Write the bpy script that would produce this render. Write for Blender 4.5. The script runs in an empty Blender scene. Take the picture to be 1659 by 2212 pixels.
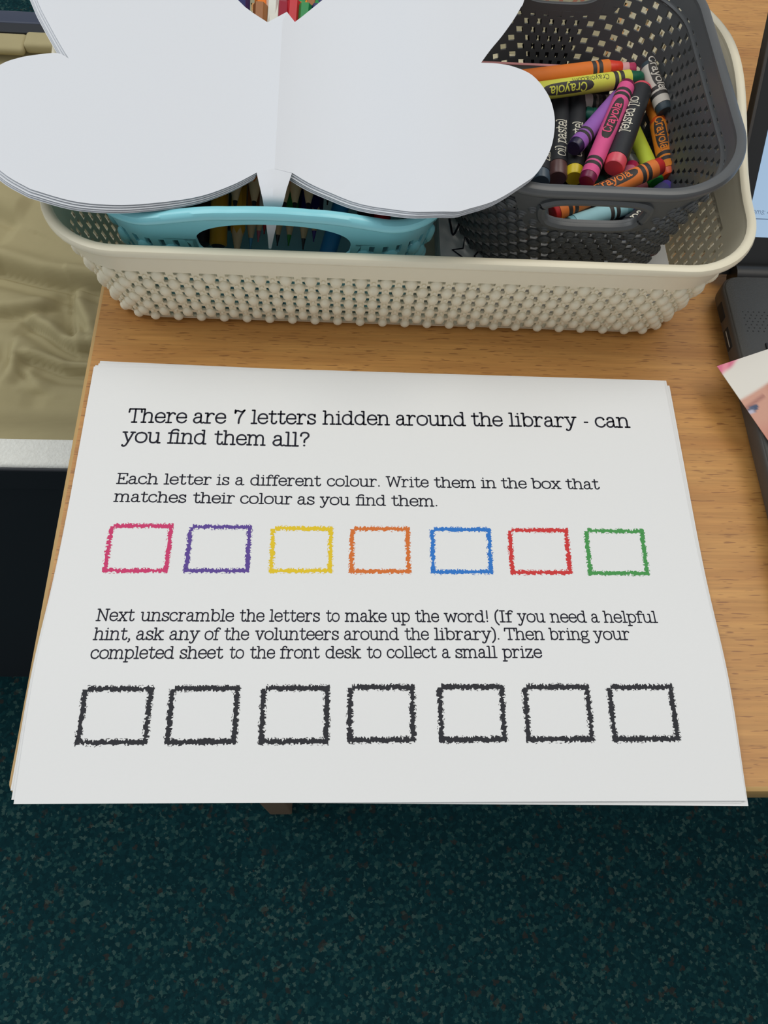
import bpy, bmesh, math, random
from mathutils import Vector, Matrix
from mathutils.geometry import delaunay_2d_cdt

random.seed(7)
SC = bpy.context.scene
COL = SC.collection
D = 0.72                       # height of the desk top above the floor; geometry is written relative to the desk top

# ------------------------------------------------------------------ camera, world, lights, exposure
cam = bpy.data.cameras.new('camera')
cam.sensor_fit = 'VERTICAL'
cam.sensor_height = 36.0
cam.sensor_width = 27.0
cam.lens = 1690.0 / 2212.0 * 36.0
cam.clip_start = 0.01
camo = bpy.data.objects.new('camera', cam)
COL.objects.link(camo)
camo.location = (0.13316, -0.03289, 0.34026 + D)
camo.rotation_euler = (0.442066, -0.055043, -0.00873)
SC.camera = camo

world = bpy.data.worlds.new('room_light')
SC.world = world
world.use_nodes = True
bg = world.node_tree.nodes['Background']
bg.inputs[0].default_value = (0.93, 0.965, 1.0, 1)
bg.inputs[1].default_value = 0.50

def area(name, loc, target, sx, sy, power, col):
    l = bpy.data.lights.new(name, 'AREA')
    l.shape = 'RECTANGLE'; l.size = sx; l.size_y = sy
    l.energy = power; l.color = col
    o = bpy.data.objects.new(name, l)
    COL.objects.link(o)
    o.location = loc
    o.rotation_euler = (Vector(target) - Vector(loc)).to_track_quat('-Z', 'Y').to_euler()
    return o
area('ceiling_panel_cool', (-1.0, 0.50, 2.7), (-0.95, 0.42, 0), 1.5, 1.1, 16, (0.95, 0.98, 1.0))
area('left_floor_fill', (-2.3, 0.15, 1.5), (-0.35, -0.15, 0), 1.0, 0.9, 9, (0.84, 0.93, 1.0))  # added cool fill lamp, set low to brighten the carpet at left
area('ceiling_panel_warm', (0.95, 0.46, 2.7), (0.9, 0.40, 0), 1.3, 1.0, 15.5, (1.0, 0.94, 0.84))

SC.view_settings.view_transform = 'Standard'
SC.view_settings.look = 'None'
SC.view_settings.gamma = 1.0
SC.view_settings.use_curve_mapping = False
SC.view_settings.exposure = -0.07

# ------------------------------------------------------------------ helpers
def lin(c):
    return tuple((x / 12.92 if x <= 0.04045 else ((x + 0.055) / 1.055) ** 2.4) for x in c)
def rgb(r, g, b):
    return lin((r / 255, g / 255, b / 255)) + (1.0,)

def mat(name, col, rough=0.5, spec=0.5, bump=None, coat=0.0, sheen=0.0):
    m = bpy.data.materials.new(name)
    m.use_nodes = True
    nt = m.node_tree
    b = nt.nodes['Principled BSDF']
    b.inputs['Base Color'].default_value = col
    b.inputs['Roughness'].default_value = rough
    b.inputs['Specular IOR Level'].default_value = spec
    b.inputs['Coat Weight'].default_value = coat
    b.inputs['Sheen Weight'].default_value = sheen
    tc = nt.nodes.new('ShaderNodeTexCoord')
    n = nt.nodes.new('ShaderNodeTexNoise')
    sc, st, cv = bump or (300, 0.02, 0.03)
    n.inputs['Scale'].default_value = sc
    n.inputs['Detail'].default_value = 4
    nt.links.new(tc.outputs['Object'], n.inputs['Vector'])
    bp = nt.nodes.new('ShaderNodeBump')
    bp.inputs['Strength'].default_value = st
    bp.inputs['Distance'].default_value = 0.001
    nt.links.new(n.outputs['Fac'], bp.inputs['Height'])
    nt.links.new(bp.outputs['Normal'], b.inputs['Normal'])
    mx = nt.nodes.new('ShaderNodeMix'); mx.data_type = 'RGBA'
    mx.inputs[6].default_value = tuple(c * (1 - cv) for c in col[:3]) + (1,)
    mx.inputs[7].default_value = tuple(min(1, c * (1 + cv)) for c in col[:3]) + (1,)
    nt.links.new(n.outputs['Fac'], mx.inputs[0])
    nt.links.new(mx.outputs[2], b.inputs['Base Color'])
    return m

class MB:
    def __init__(s): s.v = []; s.f = []; s.m = []
    def add(s, verts, faces, mi=0):
        k = len(s.v)
        s.v += [Vector(x) for x in verts]
        for f in faces:
            s.f.append([i + k for i in f]); s.m.append(mi)
        return s
    def box(s, a, b, mi=0, bev=0.0):
        x0, y0, z0 = a; x1, y1, z1 = b
        if bev <= 0:
            return s.add([(x0,y0,z0),(x1,y0,z0),(x1,y1,z0),(x0,y1,z0),(x0,y0,z1),(x1,y0,z1),(x1,y1,z1),(x0,y1,z1)],
                         [(3,2,1,0),(4,5,6,7),(0,1,5,4),(1,2,6,5),(2,3,7,6),(3,0,4,7)], mi)
        bm = bmesh.new()
        bmesh.ops.create_cube(bm, size=1, matrix=Matrix.Translation(((x0+x1)/2,(y0+y1)/2,(z0+z1)/2)) @ Matrix.Diagonal((x1-x0,y1-y0,z1-z0,1)))
        bmesh.ops.bevel(bm, geom=bm.edges[:], offset=bev, segments=3, profile=0.5, affect='EDGES')
        bm.verts.index_update()
        s.add([v.co.copy() for v in bm.verts], [[v.index for v in f.verts] for f in bm.faces], mi)
        bm.free(); return s
    def lathe(s, prof, mi=0, n=20, axis='X', cap=True):
        # prof: (t, r) along the axis; mi may be a list, one per segment
        vs = []; fs = []; ms = []
        for t, r in prof:
            for k in range(n):
                a = 2 * math.pi * k / n
                vs.append((t, r * math.cos(a), r * math.sin(a)))
        for i in range(len(prof) - 1):
            for k in range(n):
                fs.append((i*n+k, (i+1)*n+k, (i+1)*n+(k+1)%n, i*n+(k+1)%n)); ms.append(mi[i] if isinstance(mi, (list, tuple)) else mi)
        k0 = len(s.v)
        s.v += [Vector(x) for x in vs]
        if cap:
            fs.append(tuple(range(n))); ms.append(ms[0])
            fs.append(tuple(reversed(range((len(prof)-1)*n, len(prof)*n)))); ms.append(ms[n*(len(prof)-1)-1])
        # outward orientation
        for f, m_ in zip(fs, ms):
            s.f.append([i + k0 for i in reversed(f)]); s.m.append(m_)
        return s
    def tube(s, pts, r, n=8, mi=0, closed=False):
        pts = [Vector(p) for p in pts]
        N = len(pts); rings = []
        for i, p in enumerate(pts):
            if closed: t = pts[(i+1) % N] - pts[i-1]
            else: t = pts[min(i+1, N-1)] - pts[max(i-1, 0)]
            t.normalize()
            up = Vector((0, 0, 1)) if abs(t.z) < 0.9 else Vector((1, 0, 0))
            a = t.cross(up).normalized(); b = a.cross(t)
            rings.append([p + r * (a * math.cos(2*math.pi*k/n) + b * math.sin(2*math.pi*k/n)) for k in range(n)])
        vs = [v for R in rings for v in R]; fs = []
        for i in range(N if closed else N - 1):
            j = (i + 1) % N
            for k in range(n):
                fs.append((i*n+k, i*n+(k+1)%n, j*n+(k+1)%n, j*n+k))
        if not closed:
            fs.append(tuple(reversed(range(n)))); fs.append(tuple(range((N-1)*n, N*n)))
        return s.add(vs, fs, mi)
    def dome(s, c, nrm, up, ru, rv, rn, mi=0, n=10, rings=4):
        nrm = nrm.normalized(); u = up.cross(nrm).normalized(); w = nrm.cross(u)
        vs = []; fs = []
        for i in range(rings):
            a = -0.35 + (math.pi/2 + 0.35) * i / rings
            for k in range(n):
                t = 2*math.pi*k/n
                vs.append(c + u*(ru*math.cos(a)*math.cos(t)) + w*(rv*math.cos(a)*math.sin(t)) + nrm*(rn*math.sin(a)))
        vs.append(c + nrm*rn)
        for i in range(rings-1):
            for k in range(n):
                fs.append((i*n+k, i*n+(k+1)%n, (i+1)*n+(k+1)%n, (i+1)*n+k))
        T = rings*n
        for k in range(n): fs.append(((rings-1)*n+k, (rings-1)*n+(k+1)%n, T))
        return s.add(vs, fs, mi)
    def ring(s, c, nrm, up, ru, rv, tr, mi=0, n=12, m=5):
        nrm = nrm.normalized(); u = up.cross(nrm).normalized(); w = nrm.cross(u)
        vs = []; fs = []
        for k in range(n):
            t = 2*math.pi*k/n
            d = u*(ru*math.cos(t)) + w*(rv*math.sin(t)); dn = d.normalized()
            for j in range(m):
                a = 2*math.pi*j/m
                vs.append(c + d + dn*(tr*1.25*math.cos(a)) + nrm*(tr*math.sin(a)))
        for k in range(n):
            for j in range(m):
                fs.append((k*m+j, ((k+1)%n)*m+j, ((k+1)%n)*m+(j+1)%m, k*m+(j+1)%m))
        return s.add(vs, fs, mi)
    def solid(s, verts, faces, th, mi=0):
        # sheet of faces given its thickness along its own vertex normals, with separate rim faces
        verts = [Vector(v) for v in verts]
        nr = [Vector((0, 0, 0)) for _ in verts]; ed = {}
        for f in faces:
            a = (verts[f[1]] - verts[f[0]]).cross(verts[f[2]] - verts[f[0]])
            if a.length > 0: a.normalize()
            for i in f: nr[i] += a
            for i in range(len(f)):
                e = (f[i], f[(i+1) % len(f)])
                ed[e] = ed.get(e, 0) + 1
        inn = [v - (n.normalized() * th if n.length > 0 else n) for v, n in zip(verts, nr)]
        s.add(verts, faces, mi)
        s.add(inn, [tuple(reversed(f)) for f in faces], mi)
        for (a, b), c in ed.items():
            if (b, a) not in ed:
                s.add([verts[b], verts[a], inn[a], inn[b]], [(0, 1, 2, 3)], mi)
        return s
    def build(s, name, mats, parent=None, origin=(0, 0, 0), smooth=True, angle=40):
        if not isinstance(mats, (list, tuple)): mats = [mats]
        O = Vector(origin)
        me = bpy.data.meshes.new(name)
        me.from_pydata([tuple(v - O) for v in s.v], [], s.f)
        for m in mats: me.materials.append(m)
        if len(mats) > 1: me.polygons.foreach_set('material_index', s.m)
        if smooth:
            me.polygons.foreach_set('use_smooth', [True] * len(me.polygons))
            me.set_sharp_from_angle(angle=math.radians(angle))
        me.update()
        o = bpy.data.objects.new(name, me)
        COL.objects.link(o)
        if parent: o.parent = parent
        else: o.location = O + Vector((0, 0, D))
        return o

def tag(o, label=None, cat=None, group=None, kind=None):
    if label: o['label'] = label
    if cat: o['category'] = cat
    if group: o['group'] = group
    if kind: o['kind'] = kind
    return o
def thing(name, label, cat, loc, group=None):
    o = bpy.data.objects.new(name, None)
    o.empty_display_size = 0.01
    COL.objects.link(o)
    o.location = Vector(loc) + Vector((0, 0, D))
    return tag(o, label, cat, group)

def catmull(P, k=8):
    P = [Vector(p) for p in P]
    if len(P) < 3: return P
    Q = [P[0]*2 - P[1]] + P + [P[-1]*2 - P[-2]]
    out = []
    for i in range(1, len(Q) - 2):
        a, b, c, d = Q[i-1:i+3]
        for j in range(k):
            t = j / k
            out.append(0.5*((2*b) + (c-a)*t + (2*a-5*b+4*c-d)*t*t + (3*b-a-3*c+d)*t**3))
    out.append(P[-1]); return out

# ------------------------------------------------------------------ slab-serif lettering drawn as pen strokes
def Lp(*p): return ('L', p)
def Cp(*p): return ('C', p)
def Sb(a, b, y): return ('S', ((a, y), (b, y)))
def Dt(x, y, r): return ('D', (x, y, r))
BOWL_R = Cp((.22,.68),(.36,.93),(.62,1),(.9,.86),(1.02,.5),(.9,.14),(.62,0),(.36,.07),(.22,.32))
BOWL_L = Cp((.9,.68),(.76,.93),(.5,1),(.2,.86),(.08,.5),(.2,.14),(.5,0),(.76,.07),(.9,.32))
GL = {
 'a': (1.04, [Cp((.18,.8),(.26,.94),(.45,1),(.65,.93),(.72,.72)), Lp((.72,.72),(.72,.18)), Cp((.72,.18),(.76,.04),(.87,0),(1.0,.05)),
              Cp((.72,.58),(.5,.57),(.22,.49),(.1,.27),(.2,.06),(.4,0),(.6,.08),(.72,.25)), Dt(.2,.79,.095)]),
 'b': (1.12, [Lp((.22,1.36),(.22,0)), Sb(.03,.22,1.36), BOWL_R]),
 'c': (1.0, [Cp((.86,.8),(.74,.94),(.52,1),(.2,.86),(.08,.5),(.2,.14),(.52,0),(.78,.08),(.93,.27)), Dt(.83,.78,.095)]),
 'd': (1.2, [Lp((.9,1.36),(.9,0)), Sb(.7,.9,1.36), Sb(.9,1.12,0), BOWL_L]),
 'e': (1.02, [Lp((.1,.52),(.92,.52)), Cp((.92,.52),(.84,.84),(.52,1),(.2,.86),(.08,.5),(.2,.14),(.52,0),(.78,.07),(.93,.25))]),
 'f': (.74, [Lp((.3,0),(.3,1.05)), Cp((.3,1.05),(.38,1.29),(.58,1.38),(.76,1.3)), Dt(.76,1.24,.085), Sb(.06,.62,1.0), Sb(.08,.56,0)]),
 '~': (1.22, [Lp((.3,0),(.3,1.05)), Cp((.3,1.05),(.4,1.29),(.65,1.38),(.88,1.36)), Dt(.92,1.29,.1), Sb(.06,.92,1.0), Sb(.08,.54,0), Lp((.92,1.0),(.92,0)), Sb(.68,1.16,0)]),
 'g': (1.06, [Cp((.84,.66),(.74,.92),(.48,1),(.22,.92),(.12,.66),(.22,.4),(.48,.32),(.74,.4),(.84,.66)), Cp((.74,.92),(.86,1.0),(1.0,1.02)),
              Cp((.26,.38),(.14,.24),(.26,.1),(.6,.07),(.92,-.06),(.9,-.3),(.5,-.4),(.14,-.32),(.1,-.1),(.28,.08))]),
 'h': (1.2, [Lp((.22,1.36),(.22,0)), Sb(.03,.22,1.36), Sb(.03,.42,0), Cp((.22,.68),(.38,.93),(.62,1),(.84,.92),(.92,.68)), Lp((.92,.68),(.92,0)), Sb(.73,1.12,0)]),
 'i': (.6, [Lp((.3,1),(.3,0)), Sb(.09,.3,1), Sb(.07,.53,0), Dt(.28,1.31,.09)]),
 'k': (1.16, [Lp((.22,1.36),(.22,0)), Sb(.03,.22,1.36), Sb(.03,.42,0), Lp((.22,.36),(.82,1)), Sb(.62,1.04,1), Lp((.46,.6),(.9,0)), Sb(.68,1.12,0)]),
 'l': (.6, [Lp((.3,1.36),(.3,0)), Sb(.09,.3,1.36), Sb(.06,.54,0)]),
 'm': (1.78, [Lp((.22,1),(.22,0)), Sb(.03,.22,1), Sb(.03,.42,0), Cp((.22,.68),(.36,.93),(.56,1),(.76,.92),(.84,.68)), Lp((.84,.68),(.84,0)), Sb(.68,1.0,0),
              Cp((.84,.68),(.98,.93),(1.18,1),(1.4,.92),(1.48,.68)), Lp((1.48,.68),(1.48,0)), Sb(1.3,1.68,0)]),
 'n': (1.2, [Lp((.22,1),(.22,0)), Sb(.03,.22,1), Sb(.03,.42,0), Cp((.22,.68),(.38,.93),(.62,1),(.84,.92),(.92,.68)), Lp((.92,.68),(.92,0)), Sb(.73,1.12,0)]),
 'o': (1.1, [Cp((.55,1),(.2,.86),(.08,.5),(.2,.14),(.55,0),(.9,.14),(1.02,.5),(.9,.86),(.55,1))]),
 'p': (1.12, [Lp((.22,1),(.22,-.4)), Sb(.03,.22,1), Sb(.03,.46,-.4), BOWL_R]),
 'r': (.94, [Lp((.26,1),(.26,0)), Sb(.05,.26,1), Sb(.05,.54,0), Cp((.26,.6),(.4,.88),(.58,1),(.78,.95)), Dt(.8,.88,.095)]),
 's': (.9, [Cp((.76,.76),(.64,.94),(.44,1),(.2,.92),(.15,.74),(.28,.58),(.56,.47),(.78,.34),(.78,.14),(.6,.02),(.42,0),(.22,.08),(.13,.26)), Lp((.76,.98),(.76,.72)), Lp((.13,.02),(.13,.3))]),
 't': (.82, [Lp((.32,1.3),(.32,.22)), Cp((.32,.22),(.38,.05),(.54,0),(.7,.06),(.77,.22)), Sb(.06,.68,1)]),
 'u': (1.2, [Lp((.22,1),(.22,.32)), Sb(.03,.22,1), Cp((.22,.32),(.3,.08),(.52,0),(.76,.07),(.92,.32)), Lp((.92,1),(.92,0)), Sb(.72,.92,1), Sb(.92,1.12,0)]),
 'v': (1.08, [Lp((.18,1),(.54,0)), Lp((.54,0),(.9,1)), Sb(.03,.38,1), Sb(.7,1.05,1)]),
 'w': (1.56, [Lp((.18,1),(.46,0)), Lp((.46,0),(.78,.92)), Lp((.78,.92),(1.1,0)), Lp((1.1,0),(1.38,1)), Sb(.03,.36,1), Sb(1.2,1.53,1)]),
 'x': (1.1, [Lp((.18,1),(.92,0)), Lp((.9,1),(.18,0)), Sb(.04,.38,1), Sb(.7,1.04,1), Sb(.03,.36,0), Sb(.72,1.07,0)]),
 'y': (1.1, [Lp((.18,1),(.56,.04)), Lp((.92,1),(.5,-.1)), Cp((.5,-.1),(.38,-.32),(.22,-.4),(.08,-.34)), Dt(.1,-.29,.085), Sb(.03,.38,1), Sb(.72,1.07,1)]),
 'z': (.98, [Lp((.12,.78),(.12,1)), Lp((.12,1),(.82,1)), Lp((.82,1),(.12,0)), Lp((.12,0),(.86,0)), Lp((.86,0),(.86,.24))]),
 'T': (1.24, [Lp((.62,1.36),(.62,0)), Sb(.08,1.16,1.36), Lp((.08,1.36),(.05,1.04)), Lp((1.16,1.36),(1.19,1.04)), Sb(.4,.84,0)]),
 'E': (1.22, [Lp((.25,1.36),(.25,0)), Sb(.05,1.06,1.36), Lp((1.06,1.36),(1.06,1.06)), Lp((.25,.7),(.72,.7)), Lp((.72,.88),(.72,.52)), Sb(.05,1.12,0), Lp((1.12,0),(1.12,.32))]),
 'N': (1.5, [Lp((.26,0),(.26,1.36)), Lp((.26,1.36),(1.18,0)), Lp((1.18,0),(1.18,1.36)), Sb(.05,.3,1.36), Sb(.05,.48,0), Sb(.98,1.4,1.36)]),
 'W': (1.9, [Lp((.2,1.36),(.52,0)), Lp((.52,0),(.95,1.3)), Lp((.95,1.3),(1.36,0)), Lp((1.36,0),(1.7,1.36)), Sb(.02,.44,1.36), Sb(1.46,1.88,1.36)]),
 'I': (.7, [Lp((.35,1.36),(.35,0)), Sb(.1,.6,1.36), Sb(.1,.6,0)]),
 'C': (1.2, [Cp((1.04,1.05),(.86,1.3),(.6,1.36),(.24,1.16),(.1,.68),(.24,.2),(.6,0),(.88,.07),(1.06,.32))]),
 '7': (.96, [Lp((.1,1.36),(.1,1.04)), Cp((.1,1.14),(.26,1.3),(.46,1.24),(.66,1.2),(.88,1.36)), Cp((.88,1.36),(.6,.86),(.46,.42),(.44,0))]),
 '4': (1.0, [Lp((.66,0),(.66,1.36)), Lp((.66,1.36),(.08,.42)), Lp((.08,.42),(.92,.42))]),
 '6': (1.0, [Cp((.82,1.25),(.55,1.32),(.2,1.0),(.1,.45),(.25,.08),(.52,0),(.85,.18),(.88,.52),(.6,.8),(.25,.7),(.12,.5))]),
 '5': (1.0, [Lp((.8,1.36),(.24,1.36)), Lp((.24,1.36),(.18,.75)), Cp((.18,.75),(.5,.88),(.84,.7),(.86,.3),(.55,0),(.12,.12))]),
 ':': (.45, [Dt(.22,.9,.1), Dt(.22,.08,.1)]),
 '?': (.94, [Cp((.14,1.05),(.24,1.3),(.48,1.38),(.74,1.28),(.8,1.02),(.64,.8),(.48,.62),(.46,.38)), Dt(.46,.06,.1), Dt(.16,1.04,.1)]),
 '!': (.5, [Lp((.25,1.36),(.25,.4)), Dt(.25,.07,.1)]),
 '.': (.44, [Dt(.2,.07,.1)]),
 ',': (.44, [Dt(.22,.07,.1), Cp((.28,.05),(.27,-.12),(.16,-.26))]),
 '-': (.5, [Lp((.06,.47),(.46,.47))]),
 '(': (.56, [Cp((.48,1.46),(.22,1.12),(.14,.55),(.22,0),(.48,-.36))]),
 ')': (.56, [Cp((.08,1.46),(.34,1.12),(.42,.55),(.34,0),(.08,-.36))]),
 ' ': (.6, []),
}
def resample(P, step):
    out = [P[0]]
    for a, b in zip(P, P[1:]):
        n = max(1, int((b - a).length / step + .5))
        for i in range(1, n + 1): out.append(a.lerp(b, i / n))
    return out
def text_width(t): return sum(GL[c][0] for c in t)
def text_polys(t, w=.12, slabs=True, step=.16):
    """list of (verts2d, faces) in x-height units; the line starts at 0 on the baseline"""
    V = []; F = []; x = 0.0
    def disc(c, r, n=8):
        k = len(V)
        V.extend([c + Vector((r*math.cos(2*math.pi*i/n), r*math.sin(2*math.pi*i/n))) for i in range(n)])
        F.append(list(range(k, k + n)))
    for ch in t:
        adv, st = GL[ch]
        for kind, p in st:
            if kind == 'D':
                if slabs or ch in '.:!?ij': disc(Vector((x + p[0], p[1])), p[2], 10)
                continue
            if kind == 'S' and not slabs and ch not in 'TEIz': continue
            P = [Vector((x + q[0], q[1])) for q in p]
            P = catmull(P, 5) if kind == 'C' else resample(P, step)
            h = w / 2; k = len(V); n = len(P)
            for i in range(n):
                d = (P[min(i+1, n-1)] - P[max(i-1, 0)])
                d = d.normalized() if d.length > 0 else Vector((1, 0))
                nn = Vector((-d.y, d.x)) * h
                V.append(P[i] + nn); V.append(P[i] - nn)
            for i in range(n - 1): F.append([k+2*i+1, k+2*i+3, k+2*i+2, k+2*i])
            disc(P[0], h); disc(P[-1], h)
        x += adv
    return V, F

# ------------------------------------------------------------------ materials
def wood_material():
    m = bpy.data.materials.new('beech_laminate'); m.use_nodes = True
    nt = m.node_tree; N = nt.nodes; L = nt.links
    b = N['Principled BSDF']; b.inputs['Roughness'].default_value = 0.42
    tc = N.new('ShaderNodeTexCoord')
    def noise(scale, sc, det=3, rough=.5):
        mp = N.new('ShaderNodeMapping'); mp.inputs['Scale'].default_value = scale
        L.new(tc.outputs['Object'], mp.inputs['Vector'])
        n = N.new('ShaderNodeTexNoise'); n.inputs['Scale'].default_value = sc; n.inputs['Detail'].default_value = det; n.inputs['Roughness'].default_value = rough
        L.new(mp.outputs['Vector'], n.inputs['Vector']); return n.outputs['Fac']
    def ramp(fac, p0, c0, p1, c1):
        r = N.new('ShaderNodeValToRGB'); e = r.color_ramp.elements
        e[0].position = p0; e[0].color = c0; e[1].position = p1; e[1].color = c1
        L.new(fac, r.inputs['Fac']); return r.outputs['Color']
    base = ramp(noise((1.3, 14, 1), 6, 5, .6), .34, rgb(180, 126, 66), .68, rgb(205, 152, 85))
    fine = ramp(noise((4, 160, 1), 5, 4, .65), .35, (.86, .85, .84, 1), .65, (1.06, 1.05, 1.04, 1))
    fl = ramp(noise((120, 1250, 1), 1, 1, .4), .64, (0, 0, 0, 1), .70, (1, 1, 1, 1))
    mx = N.new('ShaderNodeMix'); mx.data_type = 'RGBA'; mx.blend_type = 'MULTIPLY'; mx.inputs[0].default_value = 1
    L.new(base, mx.inputs[6]); L.new(fine, mx.inputs[7])
    m2 = N.new('ShaderNodeMix'); m2.data_type = 'RGBA'
    fm = N.new('ShaderNodeMath'); fm.operation = 'MULTIPLY'; fm.inputs[1].default_value = .75; L.new(fl, fm.inputs[0]); L.new(fm.outputs[0], m2.inputs[0]); L.new(mx.outputs[2], m2.inputs[6]); m2.inputs[7].default_value = rgb(134, 86, 46)
    L.new(m2.outputs[2], b.inputs['Base Color'])
    return m
def carpet_material():
    m = bpy.data.materials.new('speckled_teal_carpet'); m.use_nodes = True
    nt = m.node_tree; N = nt.nodes; L = nt.links
    b = N['Principled BSDF']; b.inputs['Roughness'].default_value = 0.95; b.inputs['Specular IOR Level'].default_value = .1
    tc = N.new('ShaderNodeTexCoord')
    def vor(s):
        nz = N.new('ShaderNodeTexNoise'); nz.inputs['Scale'].default_value = s * 1.7
        L.new(tc.outputs['Object'], nz.inputs['Vector'])
        ad = N.new('ShaderNodeVectorMath'); ad.operation = 'MULTIPLY_ADD'
        ad.inputs[1].default_value = (1.1 / s,) * 3
        L.new(nz.outputs['Color'], ad.inputs[0]); L.new(tc.outputs['Object'], ad.inputs[2])
        v = N.new('ShaderNodeTexVoronoi'); v.inputs['Scale'].default_value = s
        L.new(ad.outputs[0], v.inputs['Vector'])
        sp = N.new('ShaderNodeSeparateColor'); L.new(v.outputs['Color'], sp.inputs[0]); return sp
    a = vor(270); c = vor(190)
    r = N.new('ShaderNodeValToRGB'); r.color_ramp.interpolation = 'LINEAR'
    e = r.color_ramp.elements
    e[0].position = 0; e[0].color = rgb(10, 42, 47)
    e[1].position = 1; e[1].color = rgb(60, 84, 80)
    for pos, cc in ((.45, rgb(12, 48, 53)), (.74, rgb(17, 56, 60)), (.9, rgb(38, 72, 70))):
        q = e.new(pos); q.color = cc
    L.new(a.outputs[0], r.inputs['Fac'])
    r2 = N.new('ShaderNodeValToRGB'); e = r2.color_ramp.elements
    e[0].position = .93; e[0].color = (0, 0, 0, 1); e[1].position = .98; e[1].color = (.5, .5, .5, 1)
    L.new(c.outputs[1], r2.inputs['Fac'])
    mx = N.new('ShaderNodeMix'); mx.data_type = 'RGBA'
    L.new(r2.outputs['Color'], mx.inputs[0]); L.new(r.outputs['Color'], mx.inputs[6]); mx.inputs[7].default_value = rgb(60, 46, 37)
    L.new(mx.outputs[2], b.inputs['Base Color'])
    bp = N.new('ShaderNodeBump'); bp.inputs['Strength'].default_value = .5; bp.inputs['Distance'].default_value = .003
    L.new(a.outputs[2], bp.inputs['Height']); L.new(bp.outputs['Normal'], b.inputs['Normal'])
    return m

M = {}
M['wood'] = wood_material()
M['carpet'] = carpet_material()
M['lipping'] = mat('edge_lipping', rgb(186, 150, 92), .45)
M['leg'] = mat('brown_steel', rgb(120, 98, 78), .5)
M['paper'] = mat('white_paper', (.79, .79, .78, 1), .85, .25, (900, .03, .01))
M['ink'] = mat('printed_ink', rgb(40, 40, 50), .8, .2)
M['inkgrey'] = mat('printed_charcoal', rgb(52, 52, 56), .8, .2)
M['cream'] = mat('cream_plastic', rgb(232, 223, 197), .38, .5, (200, .02, .01))
M['teal'] = mat('turquoise_plastic', rgb(138, 210, 220), .25, .5, (200, .02, .01))
M['grey'] = mat('charcoal_plastic', rgb(84, 86, 87), .36, .5, (300, .03, .02))
M['canvas'] = mat('canvas_cloth', rgb(170, 159, 122), .95, .1, (60, .15, .07))
M['felt'] = mat('pale_webbing', rgb(238, 238, 230), .95, .1, (500, .5, .12))
M['black'] = mat('black_board', rgb(28, 32, 38), .55)
M['blackmetal'] = mat('dark_blue_grey_frame', rgb(50, 58, 78), .5)
M['laptop'] = mat('dark_grey_laptop_plastic', rgb(66, 65, 62), .5, .4, (1500, .2, .05))
M['lapside'] = mat('laptop_side_plastic', rgb(62, 58, 54), .45)
M['lapblack'] = mat('laptop_black_plastic', rgb(20, 20, 21), .45)
M['hole'] = mat('black_cavity', rgb(8, 8, 8), .7)
M['chrome'] = mat('port_metal', rgb(150, 148, 140), .3)
M['wood_raw'] = mat('sharpened_pencil_wood', rgb(232, 202, 156), .7, .3, (800, .1, .06))
def wax(c): return mat('wax_colour', c, .35, .5, (400, .06, .06))
def wrap(c): return mat('wrapper_paper', c, .6, .3, (250, .05, .06))

# ------------------------------------------------------------------ setting: floor and desk
mb = MB(); mb.add([(-3, -3, -D), (3, -3, -D), (3, 3, -D), (-3, 3, -D)], [(0, 1, 2, 3)])
tag(mb.build('floor', M['carpet'], origin=(0, 0, -D), smooth=False), kind='structure')

desk = thing('desk', 'beech laminate desk with ochre edge strip and rounded corner', 'desk', (0, 0, -D))
DO = (0, 0, -D)
TX, TY, TH = 1.2, 0.62, 0.026
mb = MB(); mb.box((.0022, .0022, -TH + .001), (TX - .002, TY - .002, 0))
mb.build('desk_top', M['wood'], desk, DO, smooth=False)
def rrect_pts(x0, y0, x1, y1, r, n=6):
    out = []
    for cx_, cy_, a0 in ((x1-r, y0+r, -90), (x1-r, y1-r, 0), (x0+r, y1-r, 90), (x0+r, y0+r, 180)):
        for i in range(n + 1):
            a = math.radians(a0 + 90*i/n); out.append((cx_ + r*math.cos(a), cy_ + r*math.sin(a)))
    return out
mb = MB()
prof = [(.0022, 0.0), (.0012, -.0001), (.0004, -.0006), (0, -.002), (0, -TH + .002), (.0012, -TH), (.0022, -TH)]
rings = []
for ins, z in prof:
    rings.append([(x, y, z) for x, y in rrect_pts(ins, ins, TX - ins, TY - ins, max(.0008, .005 - ins))])
n = len(rings[0])
vs = [v for R in rings for v in R]; fs = []
for i in range(len(rings) - 1):
    for k in range(n): fs.append(((i+1)*n+k, (i+1)*n+(k+1) % n, i*n+(k+1) % n, i*n+k))
mb.add(vs, fs); mb.build('edge_strip', M['lipping'], desk, DO)
for lx, ly in ((.062, .05), (1.1, .05), (.062, .55), (1.1, .55)):
    mb = MB(); mb.box((lx - .014, ly - .005, -D), (lx + .014, ly + .035, -TH), bev=.002)
    mb.build('leg', M['leg'], desk, DO)
mb = MB(); mb.box((.10, .08, -.085), (1.08, .10, -TH)); mb.build('apron', M['leg'], desk, DO, smooth=False)

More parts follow.
